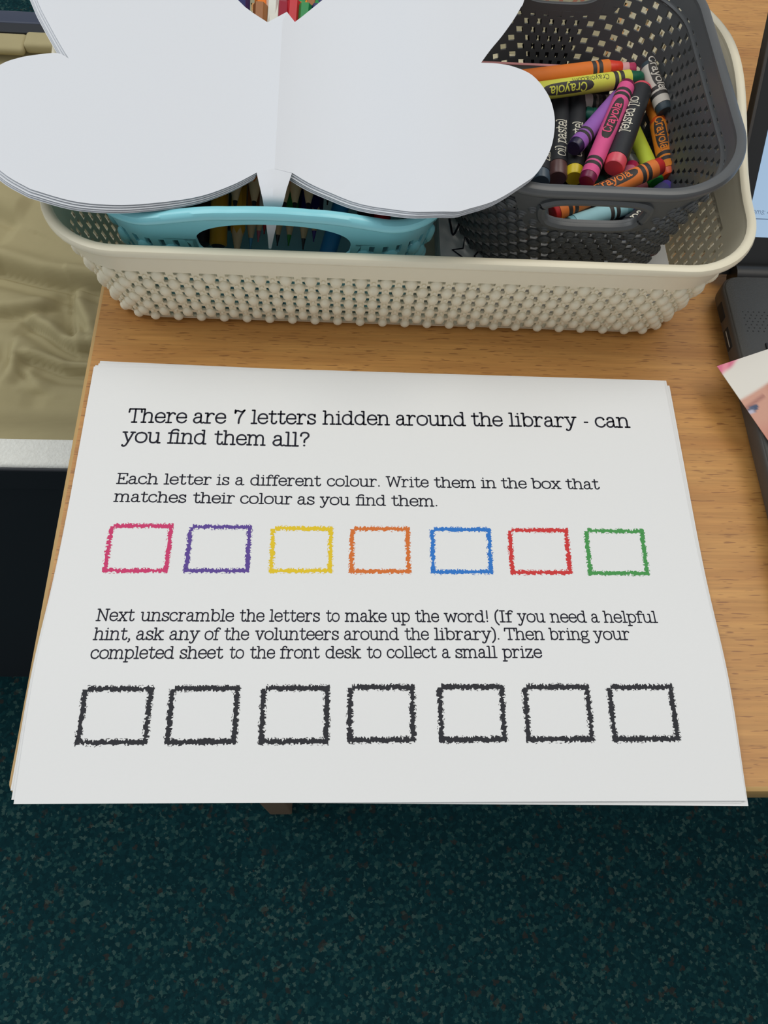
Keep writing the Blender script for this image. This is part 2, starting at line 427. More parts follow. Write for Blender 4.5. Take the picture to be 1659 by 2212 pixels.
# ------------------------------------------------------------------ canvas-lined book bin left of the desk
bin_ = thing('book_bin', 'black floor bin lined with creased cream canvas, left of the desk', 'storage bin', (-.3, .44, -D))
BO = (-.3, .44, -D)
BX0, BX1, BY0, BY1, BZ = -.62, .22, .2182, .655, -.125
mb = MB(); mb.box((BX0, BY0, -D), (BX1, BY0 + .014, -.157)); mb.box((BX0, BY0 - .003, -.157), (BX1, BY0 + .014, BZ - .003), bev=.0015)
mb.build('front_panel', M['black'], bin_, BO, smooth=False)
mb = MB(); mb.box((BX0, BY1 - .005, -D), (BX1, BY1 + .0075, BZ + .0035)); mb.build('back_panel', M['black'], bin_, BO, smooth=False)
for xa, xb in ((BX0, BX0 + .014), (BX1 - .014, BX1)):
    mb = MB(); mb.box((xa, BY0 + .014, -D), (xb, BY1, BZ)); mb.build('side_panel', M['black'], bin_, BO, smooth=False)
mb = MB(); mb.box((BX0, BY1 + .0076, BZ - .03), (BX1, BY1 + .025, BZ + .0040), bev=.002)
mb.build('back_rail', M['blackmetal'], bin_, BO)
mb = MB(); mb.box((BX0, BY0 - .001, BZ - .006), (BX1, .2386, BZ), bev=.0028)
o = mb.build('webbing_band', M['felt'], bin_, BO); o['label'] = 'pale woven band along the front rim'
CREASE = [
 (.011, .010, [(-.30,.43),(-.1448,.4183),(-.1102,.4081),(-.0893,.4047),(-.0671,.4023),(-.02,.400),(.08,.40)]),
 (.006, .008, [(-.0893,.4047),(-.0857,.3893),(-.0749,.368),(-.0659,.3509)]),
 (.004, .007, [(-.0868,.3892),(-.0793,.3625),(-.0741,.3427)]),
 (.0075, .007, [(-.1188,.3664),(-.1009,.355),(-.0834,.3424),(-.0722,.3375),(-.0649,.3377),(-.03,.34)]),
 (.006, .009, [(-.25,.36),(-.1348,.3677),(-.1143,.3707),(-.0924,.3779)]),
 (.007, .006, [(-.1138,.3284),(-.0955,.3238),(-.0794,.318),(-.0649,.3172),(-.02,.316)]),
 (.005, .006, [(-.1198,.3438),(-.1225,.3154)]),
 (.004, .006, [(-.1131,.3195),(-.1022,.3097)]),
 (.0025, .007, [(-.1064,.2997),(-.087,.2966)]),
 (.006, .016, [(-.22,.49),(-.1543,.4668),(-.1359,.459)]),
]
def seg_d(x, y, a, b):
    ax, ay = a; bx, by = b
    dx, dy = bx-ax, by-ay; L2 = dx*dx + dy*dy
    t = max(0, min(1, ((x-ax)*dx + (y-ay)*dy)/L2))
    px, py = ax+t*dx, ay+t*dy
    s = (dx*(y-ay) - dy*(x-ax))
    return math.hypot(x-px, y-py), (1 if s > 0 else -1), t
def canvas_z(x, y):
    e = min(1, max(0, (y - .2386) / .05)); e2 = min(1, max(0, (BY1 + .004 - y) / .075))
    sag = .036 * (e*e*(3-2*e)) * (e2*e2*(3-2*e2)) ** .8
    z = BZ - .001 - sag + .004*math.sin(x*23 + 1)*math.sin(y*31) * e * e2
    if y > .42: z += .012 * min(1, (y - .42)/.06) * e2
    for A, w, P in CREASE:
        best = None
        for i in range(len(P) - 1):
            d, s, t = seg_d(x, y, P[i], P[i+1])
            if best is None or d < best[0]:
                best = (d, s, i, t)
        d, s, i, t = best
        if d < 4*w:
            fade = 1.0
            if i == 0: fade *= min(1, t*2 + .15)
            if i == len(P) - 2: fade *= min(1, (1-t)*2 + .15)
            q = d / w
            z += 2.1 * A * fade * (.75*s*q*math.exp(-q*q*.6) - .50*math.exp(-q*q*9))
    return z
mb = MB(); xs = [BX0 + .014 + i*.016 for i in range(25)]; xs += [xs[-1] + .0018*(i+1) for i in range(100)]
xs = [x for x in xs if x < BX1 - .014] + [BX1 - .014]
ys = [.2375 + i*(BY1 - .006 - .2375)/260 for i in range(261)]
vs = [(x, y, canvas_z(x, y)) for y in ys for x in xs]; nx = len(xs)
fs = [(j*nx+i, j*nx+i+1, (j+1)*nx+i+1, (j+1)*nx+i) for j in range(len(ys)-1) for i in range(nx-1)]
mb.add(vs, fs); mb.build('canvas_liner', M['canvas'], bin_, BO, angle=180)
mb = MB(); mb.box((BX0, .628, BZ - .004), (-.152, BY1 - .005, BZ + .0035), bev=.003); mb.box((-.1525, .632, BZ - .004), (BX1, BY1 - .0045, BZ + .0055), bev=.003)
o = mb.build('canvas_hem', M['canvas'], bin_, BO)

# ------------------------------------------------------------------ worksheets
SX, SY, SA = .0055282, -.0038560, .00022
def sheet_z(v): return .0035 + .0045*math.exp(-((v - .05)/.04)**2)
def sheet_pt(u, v, dz=0.0): return (SX + u*math.cos(SA) - v*math.sin(SA), SY + u*math.sin(SA) + v*math.cos(SA), sheet_z(v) + dz)
def sheet_mesh(rc=.0016):
    us = [0, .0005, .001, rc] + [rc + (.297-2*rc)*i/8 for i in range(1, 8)] + [.297-rc, .296, .2965, .297]
    mb = MB(); nv = 42; vsx = []
    for j in range(nv + 1):
        v = .21*j/nv
        for u in us: vsx.append((u, v, sheet_z(v)))
    nu = len(us)
    mb.solid(vsx, [(j*nu+i, j*nu+i+1, (j+1)*nu+i+1, (j+1)*nu+i) for j in range(nv) for i in range(nu-1)], .00012)
    return mb
smb = sheet_mesh()
top = smb.build('worksheet', M['paper'])
top.location = (SX, SY, D); top.rotation_euler = (0, 0, SA)
tag(top, 'topmost white worksheet with black typed instructions and rows of crayon-outlined boxes', 'worksheet')
UNDER = [(.0002, .0006, -.002), (.0004, .0026, -.0065), (-.0016, .0017, -.0085), (.0012, .0012, -.0105), (-.0010, .0030, -.0140), (-.0031, .0053, -.0233)]
for i, (dx, dy, da) in enumerate(UNDER):
    o = top.copy(); COL.objects.link(o); o.name = 'paper_sheet'
    o.location = (SX + dx, SY + dy, D - .00040*(i + 1)); o.rotation_euler = (0, 0, SA + da)
    tag(o, 'white paper sheet in the pile under the typed worksheet, only its edges showing', 'paper sheet', 'sheets under the typed worksheet')
    o.name = 'paper_sheet'
LINES = [(0.01313, 0.17706, 0.00562, [('There', 0.02086, 0.04998), ('are', 0.05288, 0.06927), ('7', 0.07303, 0.07852), ('letters', 0.08138, 0.11391), ('hidden', 0.11703, 0.15112), ('around', 0.154, 0.18974), ('the', 0.19234, 0.20871), ('library', 0.21157, 0.24724), ('-', 0.25061, 0.25302), ('can', 0.2564, 0.2748)]), (-0.00313, 0.16604, 0.0056, [('you', 0.01943, 0.03856), ('~nd', 0.04147, 0.06074), ('them', 0.06411, 0.08961), ('all?', 0.09278, 0.11095)]), (0.00641, 0.14308, 0.00396, [('Each', 0.02015, 0.03991), ('letter', 0.04237, 0.06488), ('is', 0.06729, 0.07344), ('a', 0.07621, 0.0807), ('different', 0.08335, 0.11744), ('colour.', 0.12009, 0.14569), ('Write', 0.14851, 0.16958), ('them', 0.17207, 0.19261), ('in', 0.19511, 0.2028), ('the', 0.20508, 0.21791), ('box', 0.22004, 0.23501), ('that', 0.23722, 0.25422)]), (0.00126, 0.13368, 0.00393, [('matches', 0.02016, 0.05397), ('their', 0.05693, 0.0767), ('colour', 0.07918, 0.10386), ('as', 0.10627, 0.11448), ('you', 0.11681, 0.13136), ('~nd', 0.13395, 0.14864), ('them.', 0.15108, 0.17334)]), (0.00498, 0.07453, 0.00391, [('Next', 0.02144, 0.03804), ('unscramble', 0.04032, 0.08096), ('the', 0.08325, 0.09426), ('letters', 0.09628, 0.11861), ('to', 0.12115, 0.1273), ('make', 0.1295, 0.14819), ('up', 0.15025, 0.15851), ('the', 0.16076, 0.17163), ('word!', 0.1737, 0.19359), ('(If', 0.19659, 0.20516), ('you', 0.20684, 0.21964), ('need', 0.22174, 0.23855), ('a', 0.24052, 0.24443), ('helpful', 0.24615, 0.27114)]), (0.00718, 0.06578, 0.00386, [('hint,', 0.02172, 0.03752), ('ask', 0.03987, 0.05183), ('any', 0.054, 0.06701), ('of', 0.06898, 0.07572), ('the', 0.0773, 0.08815), ('volunteers', 0.09054, 0.1271), ('around', 0.12932, 0.15354), ('the', 0.15588, 0.1667), ('library).', 0.16889, 0.19793), ('Then', 0.2002, 0.21823), ('bring', 0.22031, 0.23855), ('your', 0.24033, 0.25691)]), (0.00772, 0.05742, 0.00376, [('completed', 0.02193, 0.05712), ('sheet', 0.05938, 0.07782), ('to', 0.08025, 0.08655), ('the', 0.08897, 0.09985), ('front', 0.10183, 0.11907), ('desk', 0.12142, 0.13696), ('to', 0.13922, 0.14563), ('collect', 0.14794, 0.16979), ('a', 0.17202, 0.17578), ('small', 0.17789, 0.19639), ('prize', 0.19854, 0.21624)])]
def print_lines(name, lines):
    mb = MB()
    for slope, icpt, xh, words in lines:
        for w, u0, u1 in words:
            V, F = text_polys(w, .165)
            a = min(p.x for p in V); b = max(p.x for p in V)
            out = []
            for p in V:
                u = u0 + (p.x - a)/(b - a)*(u1 - u0)
                v = icpt + slope*u + p.y*xh
                out.append((u, v, sheet_z(v) + .00006))
            mb.add(out, F)
    o = mb.build(name, M['ink'], top, smooth=False)
    return o
print_lines('printed_heading', LINES[:2]); print_lines('printed_text', LINES[2:4]); print_lines('printed_text', LINES[4:])
BOXES = [[(0.0213, 0.1209), (0.0484, 0.1214), (0.0485, 0.0989), (0.0214, 0.0986)], [(0.0575, 0.121), (0.0846, 0.1213), (0.0849, 0.0993), (0.0575, 0.099)], [(0.0956, 0.1208), (0.1223, 0.1212), (0.1226, 0.0998), (0.0958, 0.0994)], [(0.1326, 0.1212), (0.1587, 0.1216), (0.1586, 0.0999), (0.1323, 0.0996)], [(0.1704, 0.1215), (0.1973, 0.1218), (0.1969, 0.1002), (0.17, 0.0998)], [(0.2074, 0.1216), (0.2346, 0.122), (0.234, 0.1003), (0.207, 0.1)], [(0.2443, 0.1219), (0.2715, 0.1221), (0.2707, 0.1003), (0.2436, 0.1001)], [(0.0222, 0.0445), (0.049, 0.0448), (0.0487, 0.0234), (0.0217, 0.0232)], [(0.058, 0.0448), (0.0849, 0.0451), (0.0846, 0.0236), (0.0577, 0.0234)], [(0.0959, 0.0451), (0.1225, 0.0454), (0.1225, 0.0237), (0.0958, 0.0236)], [(0.1322, 0.0456), (0.1586, 0.0458), (0.1586, 0.0243), (0.1323, 0.0242)], [(0.1703, 0.0459), (0.197, 0.046), (0.1972, 0.0245), (0.1705, 0.0243)], [(0.2071, 0.046), (0.2342, 0.0462), (0.2344, 0.0246), (0.2073, 0.0244)], [(0.2439, 0.0459), (0.271, 0.0463), (0.2713, 0.0247), (0.2442, 0.0245)]]
BCOL = [('pink', rgb(205, 66, 112)), ('purple', rgb(98, 76, 150)), ('yellow', rgb(228, 196, 50)), ('orange', rgb(214, 116, 56)), ('blue', rgb(54, 120, 200)), ('red', rgb(206, 62, 62)), ('green', rgb(76, 150, 82))] + [('black', None)]*7
rb = random.Random(3)
def rough_ribbon(mb, a, b, w, ext0, ext1):
    a = Vector(a); b = Vector(b); d = (b - a); L = d.length; d.normalize(); n = Vector((-d.y, d.x))
    a = a - d*ext0; L += ext0 + ext1
    steps = int(L / .00022); V = []; ch0 = ch1 = 0
    for i in range(steps + 1):
        if i % 2 == 0: ch0 = rb.uniform(-.26, .28) - (.3 if rb.random() < .10 else 0)
        if i % 3 == 0: ch1 = rb.uniform(-.26, .24) - (.3 if rb.random() < .10 else 0)
        wob = .08*math.sin(i*.17 + a.x*900)
        p = a + d*(L*i/steps)
        q0 = p + n*(w/2*(.82 + ch0*1.3 + wob)); q1 = p - n*(w/2*(.82 + ch1*1.3 - wob))
        V += [q0, q1]
    k = [(p.x, p.y, sheet_z(p.y) + .00006) for p in V]
    F = [(2*i+1, 2*i+3, 2*i+2, 2*i) for i in range(steps)]
    mb.add(k, F)
    for _ in range(int(L/.0011)):       # loose crayon flecks along the stroke
        t = rb.uniform(0, L); s = rb.choice((-1, 1))
        p = a + d*t + n*s*w*rb.uniform(.46, .62)
        ln = rb.uniform(.0002, .0005); th = rb.uniform(.00006, .00013)
        e = (d + n*rb.uniform(-.9, .9)).normalized(); m_ = Vector((-e.y, e.x))
        q = [p - e*ln - m_*th, p + e*ln - m_*th, p + e*ln + m_*th, p - e*ln + m_*th]
        mb.add([(x.x, x.y, sheet_z(x.y) + .00006) for x in q], [(0, 1, 2, 3)])
for (nm, c), B in zip(BCOL, BOXES):
    mb = MB(); w = .0024 if nm != 'black' else .0026
    TL, TR, BR, BL = B
    rough_ribbon(mb, (TL[0] + .0008, TL[1] + .0002), TR, w, 0, .0011); rough_ribbon(mb, TR, BR, w, .0006, .0006)
    rough_ribbon(mb, BL, BR, w, .0011, .0009); rough_ribbon(mb, (TL[0], TL[1] - .0006), BL, w, .0005, .0007)
    o = mb.build('printed_box', mat('printed_' + nm, c, .8, .2, (2500, .0, .10)) if c else M['inkgrey'], top, smooth=False)
    o['label'] = nm + ' crayon-outlined box'

# ------------------------------------------------------------------ lattice baskets
class Basket:
    """rounded-rectangle tub: half sizes and centre vary with height; s runs 0..1 round it from the middle of the right side"""
    def __init__(s, x0, y0, x1, y1, r1, bx0, by0, bx1, by1, r0, zb, zt, rot=0.0):
        s.T = ((x0+x1)/2, (y0+y1)/2, (x1-x0)/2, (y1-y0)/2, r1); s.B = ((bx0+bx1)/2, (by0+by1)/2, (bx1-bx0)/2, (by1-by0)/2, r0)
        s.zb, s.zt, s.rot = zb, zt, rot
        _, _, a, b, r = s.T
        s.seg = [2*(b-r), math.pi/2*r, 2*(a-r), math.pi/2*r, 2*(b-r), math.pi/2*r, 2*(a-r), math.pi/2*r]
        s.per = sum(s.seg)
    def xy(s, t, z):
        k = (z - s.zb)/(s.zt - s.zb)
        cx, cy, a, b, r = [q0 + (q1-q0)*k for q0, q1 in zip(s.B, s.T)]
        d = (t % 1.0)*s.per - 0
        # start at the lower end of the right side, going anticlockwise
        for i, L in enumerate(s.seg):
            if d <= L or i == 7: f = d/L; break
            d -= L
        f = min(1, max(0, f))
        def arc(ccx, ccy, a0): 
            q = math.radians(a0 + 90*f); return (ccx + r*math.cos(q), ccy + r*math.sin(q))
        if i == 0: p = (a, -(b-r) + 2*(b-r)*f)
        elif i == 1: p = arc(a-r, b-r, 0)
        elif i == 2: p = ((a-r) - 2*(a-r)*f, b)
        elif i == 3: p = arc(-(a-r), b-r, 90)
        elif i == 4: p = (-a, (b-r) - 2*(b-r)*f)
        elif i == 5: p = arc(-(a-r), -(b-r), 180)
        elif i == 6: p = (-(a-r) + 2*(a-r)*f, -b)
        else: p = arc(a-r, -(b-r), 270)
        c, sn = math.cos(s.rot), math.sin(s.rot)
        return cx + p[0]*c - p[1]*sn, cy + p[0]*sn + p[1]*c
    def P(s, t, z, out=0.0):
        x, y = s.xy(t, z); v = Vector((x, y, z))
        return v + s.N(t, z)*out if out else v
    def N(s, t, z):
        e = .0015
        a = Vector(s.xy(t + e, z)) - Vector(s.xy(t - e, z))
        h = .004
        q = Vector(s.xy(t, z + h)) - Vector(s.xy(t, z - h))
        T = Vector((a.x, a.y, 0)); U = Vector((q.x, q.y, 2*h))
        return T.cross(U).normalized()
    def s_front(s, x):          # parameter of a point on the front side nearest x
        L = sum(s.seg[:6]); _, _, a, b, r = s.T
        c = s.T[0]
        return (L + (x - (c - (a - r))))/s.per
    def s_mid(s, side):
        k = {'right': 0, 'back': 2, 'left': 4, 'front': 6}[side]
        return (sum(s.seg[:k]) + s.seg[k]/2)/s.per

def wall(mb, B, n, rows, z0, z1, holes, th, skip=None):
    """perforated wall; holes(j) -> list of (s0, s1, slant) inside each cell of row j, t range .27-.73"""
    h = (z1 - z0)/rows
    base = sorted({0.0, 1.0} | {q for j in (0, 1) for a, b, _ in holes(j) for q in (a % 1.0, b % 1.0)})
    xs = [(i + q)/n for i in range(n) for q in base[:-1]]
    nx = len(xs); zs = []
    for j in range(rows): zs += [z0 + h*j, z0 + h*(j + .15), z0 + h*(j + .85)]
    zs.append(z1)
    V = [B.P(x, z) for z in zs for x in xs]; F = []
    for jz in range(len(zs) - 1):
        j = jz//3; band = jz % 3 == 1
        for ix in range(nx):
            mid = (xs[ix] + (xs[ix+1] if ix + 1 < nx else 1.0))/2
            q = (mid*n) % 1.0
            if band:
                hit = False
                for a, b, _ in holes(j % 2):
                    a_, b_ = a % 1.0, b % 1.0
                    if (a_ < q < b_) if a_ < b_ else (q > a_ or q < b_): hit = True
                if hit: continue
            if skip and skip(mid, (zs[jz] + zs[jz+1])/2): continue
            ix2 = (ix + 1) % nx
            F.append((jz*nx+ix, jz*nx+ix2, (jz+1)*nx+ix2, (jz+1)*nx+ix))
    mb.solid(V, F, th)

def band(mb, B, zb, zt, th, slots=(), n=220, out=0.0):
    """smooth band between heights zb(s), zt(s) with rounded slots (s centre, half length m, z centre(fn), half height m, power)"""
    ss = [i/n for i in range(n)]
    for sc, hl, zc, hh, pw in slots:
        w = hl/B.per
        ss = [q for q in ss if abs(q - sc) > w*1.02] + [sc + w*math.sin(math.pi/2*(-1 + 2*k/40)) for k in range(41)]
    ss = sorted(ss); m = len(ss)
    V = []; F = []
    for q in ss:
        a, b = zb(q), zt(q); mid = (a + b)/2; lo = hi = mid
        for sc, hl, zc, hh, pw in slots:
            u = (q - sc)*B.per/hl
            if abs(u) <= 1.0001:
                k = hh*max(0, 1 - abs(u)**pw)**(1/pw); zz = zc(u)
                lo, hi = zz - k, zz + k
            elif abs(u) < 1.4:
                lo = hi = mid + (zc(math.copysign(1, u)) - mid)*(1.4 - abs(u))/.4
        for z in (a, (a+lo)/2, lo, hi, (hi+b)/2, b): V.append(B.P(q, z, out))
    for i in range(m):
        j = (i + 1) % m
        slot_i = (V[i*6+3] - V[i*6+2]).length < 1e-7 and (V[j*6+3] - V[j*6+2]).length < 1e-7
        for k in (0, 1, 3, 4): F.append((i*6+k, j*6+k, j*6+k+1, i*6+k+1))
        del slot_i
    # weld the shared middle row where there is no slot
    rep = {}
    for i in range(m):
        if (V[i*6+3] - V[i*6+2]).length < 1e-6: rep[i*6+3] = i*6+2
    F = [tuple(rep.get(q, q) for q in f) for f in F]
    mb.solid(V, F, th)

def lip(mb, B, zt, prof, n=240):
    """closed profile (outward, up) swept round the top edge"""
    k = len(prof); V = []; F = []
    for i in range(n):
        q = i/n; z = zt(q)
        x, y = B.xy(q, B.zt); e = .0012
        a = Vector(B.xy(q + e, B.zt)) - Vector(B.xy(q - e, B.zt)); nn = Vector((a.y, -a.x)).normalized()
        x, y = B.xy(q, z)
        for o, u in prof: V.append((x + nn.x*o, y + nn.y*o, z + u))
    for i in range(n):
        j = (i + 1) % n
        for t in range(k): F.append((i*k+t, j*k+t, j*k+(t+1) % k, i*k+(t+1) % k))
    mb.add(V, F)

def base_plate(mb, B, z, th, n=96):
    V = []; F = []
    for zz in (z, z + th):
        for i in range(n): V.append(B.P(i/n, max(B.zb, zz)).xy.to_3d() + Vector((0, 0, zz)))
    F.append(tuple(reversed(range(n)))); F.append(tuple(range(n, 2*n)))
    for i in range(n): F.append((i, (i+1) % n, n+(i+1) % n, n+i))
    mb.add(V, F)

def smooth_hump(q, c, w, h):
    d = abs(q - c); d = min(d, 1 - d)
    if d >= w: return 0.0
    return h*.5*(1 + math.cos(math.pi*d/w))

LIP = [(-.0016, -.0004), (-.0016, .0012), (-.0006, .0022), (.0012, .0024), (.0028, .0016), (.0034, .0002), (.0033, -.0016), (.0024, -.0030), (.0012, -.0034), (.0004, -.0018)]

# cream tray
TB = Basket(-.0055, .2243, .3290, .485, .036, .0075, .2395, .3165, .473, .026, .002, .0675, math.radians(-.25))
tray = thing('storage_tray', 'long cream plastic storage tray with bubble lattice sides holding two baskets', 'tray', (.162, .32, 0))
TO = (.162, .32, 0)
def t_top(q): return .0672 + smooth_hump(q, TB.s_mid('right'), .085, .017) + smooth_hump(q, TB.s_mid('left'), .085, .017)
mb = MB()
NB = 92; RW = 7; TZ0, TZ1 = .003, .0520
wall(mb, TB, NB, RW, TZ0, TZ1, lambda j: [(.15, .35, 0), (.65, .85, 0)], .0014)
h = (TZ1 - TZ0)/RW
for j in range(RW):
    for i in range(NB):
        t = (i + .5*(j % 2))/NB; z = TZ0 + h*j
        nrm = TB.N(t, z); tan = Vector((-nrm.y, nrm.x, 0))
        k = .84 + .16*j/(RW - 1)
        if j == 0: z += .0016
        mb.dome(TB.P(t, z), nrm, Vector((0, 0, 1)), .0032*k, .0046*k if j else .0030, .0024, n=12, rings=4)
        t2 = t + .5/NB
        if j: mb.dome(TB.P(t2, z), TB.N(t2, z), Vector((0, 0, 1)), .0011, .0016, .0012, n=8, rings=2)
mb.build('lattice_wall', M['cream'], tray, TO)
mb = MB(); band(mb, TB, lambda q: .0497, lambda q: t_top(q), .0022, out=.0008)
lip(mb, TB, lambda q: t_top(q), LIP); mb.build('rim', M['cream'], tray, TO)
mb = MB(); base_plate(mb, TB, .0022, .0018); mb.build('base', M['cream'], tray, TO, smooth=False)

# turquoise basket
QB = Basket(.0175, .2300, .1795, .400, .030, .029, .245, .168, .388, .026, .0050, .0815)
teal = thing('turquoise_basket', 'turquoise plastic basket with arched handle and lattice sides, full of pencils', 'basket', (.098, .316, .004))
QO = (.098, .316, .004)
QF = QB.s_front(.1000); QK = QB.s_mid('back'); 
def plateau(q, c, w1, w2, h):
    d = abs(q - c); d = min(d, 1 - d)
    if d <= w1: return h*(1 - .12*(d/w1)**2)
    if d >= w2: return 0.0
    u = (d - w1)/(w2 - w1); return h*.88*.5*(1 + math.cos(math.pi*u))
def q_top(q): return .0815 + plateau(q, QF, .028, .105, .0072) + plateau(q, QK, .028, .105, .0072)
def q_bot(q): return .0660 - plateau(q, QF, .060, .068, .0190) - plateau(q, QK, .060, .068, .0190)
mb = MB(); NQ = 46; RQ = 7; QZ0, QZ1 = .0055, .0665
def q_skip(s, z): return z > .0500 and (abs(s - QF) < .060 or abs(s - QK) < .060)
wall(mb, QB, NQ, RQ, QZ0, QZ1, lambda j: [(.15, .35, 0), (.65, .85, 0)], .0014, q_skip)
h = (QZ1 - QZ0)/RQ
for j in range(RQ + 1):      # bubbles on the row lines, clear of the tray floor
    for i in range(NQ):
        t = (i + .5*(j % 2))/NQ; z = QZ0 + h*j
        if j == 0 or q_skip(t, z) or z > .064: continue
        mb.dome(QB.P(t, z), QB.N(t, z), Vector((0, 0, 1)), .0038, .0046, .0024, n=10, rings=4)
mb.build('lattice_wall', M['teal'], teal, QO)
mb = MB()
slot = lambda c: (c, .0365, (lambda u: .0630 + .0044*(1 - u*u)), .0118, 3.4)
band(mb, QB, q_bot, q_top, .0022, [slot(QF), slot(QK)], n=300)
lip(mb, QB, q_top, LIP, n=300)
mb.build('handle_rim', M['teal'], teal, QO)
mb = MB(); base_plate(mb, QB, .0050, .0016); mb.build('base', M['teal'], teal, QO, smooth=False)

# charcoal basket
GB = Basket(.1795, .2402, .3145, .4120, .043, .1945, .2540, .3065, .400, .048, .0225, .0960)
grey = thing('charcoal_basket', 'charcoal grey plastic basket with slotted handles holding crayons and oil pastels', 'basket', (.246, .318, .0225))
GO = (.246, .318, .0225)
GF = GB.s_front(.2450); GK = GB.s_mid('back') - .004
mb = MB(); NG = 54; RG = 15; GZ0, GZ1 = .0230, .0885
def g_in(s, z, m=0.0):
    for c in (GF, GK):
        if abs(s - c)*GB.per < .0255 + .003 + m and .0700 - m < z < .1: return True
    return False
wall(mb, GB, NG, RG, GZ0, GZ1, lambda j: ([(.32, .68, 0)] if j == 0 else [(.82, 1.18, 0)]), .0015, g_in)
h = (GZ1 - GZ0)/RG
for j in range(RG):
    for i in range(NG):
        t = (i + .5*(j % 2))/NG; z = GZ0 + h*(j + .5)
        if g_in(t, z, .001) or (z > .0862): continue
        p = GB.P(t, z); nrm = GB.N(t, z)
        mb.dome(p, nrm, Vector((0, 0, 1)), .0031, .0026, .0019, n=12, rings=3)
        mb.ring(p + nrm*.0017, nrm, Vector((0, 0, 1)), .0013, .0010, .0005, n=10, m=4)
mb.build('lattice_wall', M['grey'], grey, GO)
mb = MB()
def g_bot(q): return .0878 - max(plateau(q, GF, .066, .072, .0200), plateau(q, GK, .066, .072, .0200))
gslot = lambda c: (c, .0255, (lambda u: .0812), .0074, 3.5)
band(mb, GB, g_bot, lambda q: .0960, .0024, [gslot(GF), gslot(GK)], n=260, out=.0010)
lip(mb, GB, lambda q: .0960, LIP)
for sa, sb in ((GF + .075, GK + 1 - .075 if GK < GF else GK - .075), (GK + .075, GF - .075)):
    mb.tube([GB.P(sa + (sb - sa)*k/50, .0862, -.0018) for k in range(51)], .0011, 6)
mb.build('rim', M['grey'], grey, GO)
for c in (GF, GK):
    mb = MB(); pts = []
    for k in range(64):
        a = 2*math.pi*k/64; e = 2/3.5
        u = math.copysign(abs(math.cos(a))**e, math.cos(a)); w = math.copysign(abs(math.sin(a))**e, math.sin(a))
        pts.append(GB.P(c + u*.0272/GB.per, .0812 + w*.0094, .0010))
    mb.tube(pts, .0023, 8, closed=True)
    mb.build('handle_frame', M['grey'], grey, GO)
mb = MB(); base_plate(mb, GB, .0227, .0016); mb.build('base', M['grey'], grey, GO, smooth=False)

# papers lying in the tray under the charcoal basket
def flat_sheet(name, x0, y0, x1, y1, z, th=.0003, rot=0.0):
    mb = MB(); cx, cy = (x0+x1)/2, (y0+y1)/2
    c, s = math.cos(rot), math.sin(rot)
    P = [(cx + (x-cx)*c - (y-cy)*s, cy + (x-cx)*s + (y-cy)*c) for x, y in ((x0,y0),(x1,y0),(x1,y1),(x0,y1))]
    mb.add([(x, y, z - th) for x, y in P] + [(x, y, z) for x, y in P], [(3,2,1,0),(4,5,6,7),(0,1,5,4),(1,2,6,5),(2,3,7,6),(3,0,4,7)])
    return mb.build(name, M['paper'], origin=(cx, cy, z), smooth=False)
npad = 14
for i in range(npad):
    z = .0054 + i*.00128
    o = flat_sheet('colouring_sheet', .1835, .2490, .3085, .395, z, .00122, random.uniform(-.006, .006))
    if i < npad - 1:
        tag(o, 'white sheet in the paper pile beneath the charcoal basket', 'paper sheet', 'paper pile in the cream tray')
    else:
        tag(o, 'white colouring sheet printed with a black star outline, beside the charcoal basket', 'colouring sheet')
        ZT = .0054 + i*.00128
        mb = MB(); sc_ = (.2010, .2705); R = .0085
        st = [(sc_[0] + (R if k % 2 == 0 else R*.42)*math.cos(math.pi/2 + k*math.pi/5 + .1), sc_[1] + (R if k % 2 == 0 else R*.42)*1.5*math.sin(math.pi/2 + k*math.pi/5 + .1), ZT + .0004) for k in range(10)]
        mb.tube(st, .00045, 5, closed=True)
        mb.tube(catmull([(.1915,.300,ZT+.0004),(.1925,.2925,ZT+.0004),(.1935,.284,ZT+.0004),(.1962,.289,ZT+.0004),(.1985,.296,ZT+.0004),(.2005,.303,ZT+.0004)], 6), .00055, 5)
        mb.build('printed_outline', M['ink'], o, (.2485, .32075, ZT))
# cream card with pink letters standing behind the charcoal basket
mb = MB(); mb.box((.195, .4660, .0042), (.302, .4668, .0600))
card = mb.build('cream_card', mat('cream_card_stock', rgb(236, 230, 206), .8), origin=(.249, .466, .0042), smooth=False)
tag(card, 'cream card with pink outlined letters standing behind the charcoal basket', 'card')
mb = MB(); pk = mat('pink_print', rgb(232, 158, 140), .7)
def stroke(a, b, w=.0011):
    d = Vector((b[0]-a[0], b[1]-a[1])).normalized(); nn = Vector((-d.y, d.x))*w
    mb.add([(a[0]+nn.x, .46585, a[1]+nn.y), (a[0]-nn.x, .46585, a[1]-nn.y), (b[0]-nn.x, .46585, b[1]-nn.y), (b[0]+nn.x, .46585, b[1]+nn.y)], [(0,1,2,3)])
for k, x in enumerate((.2300, .2455, .2610, .2765, .2920)):
    zb = .0370
    if k in (0, 3): stroke((x - .0045, zb), (x + .0045, zb + .016)); stroke((x + .0045, zb), (x - .0045, zb + .016))
    else: stroke((x - .0055, zb), (x, zb + .016)); stroke((x, zb + .016), (x + .0055, zb)); stroke((x - .003, zb + .005), (x + .003, zb + .005))
mb.build('printed_letters', pk, card, (.249, .466, .0042), smooth=False)

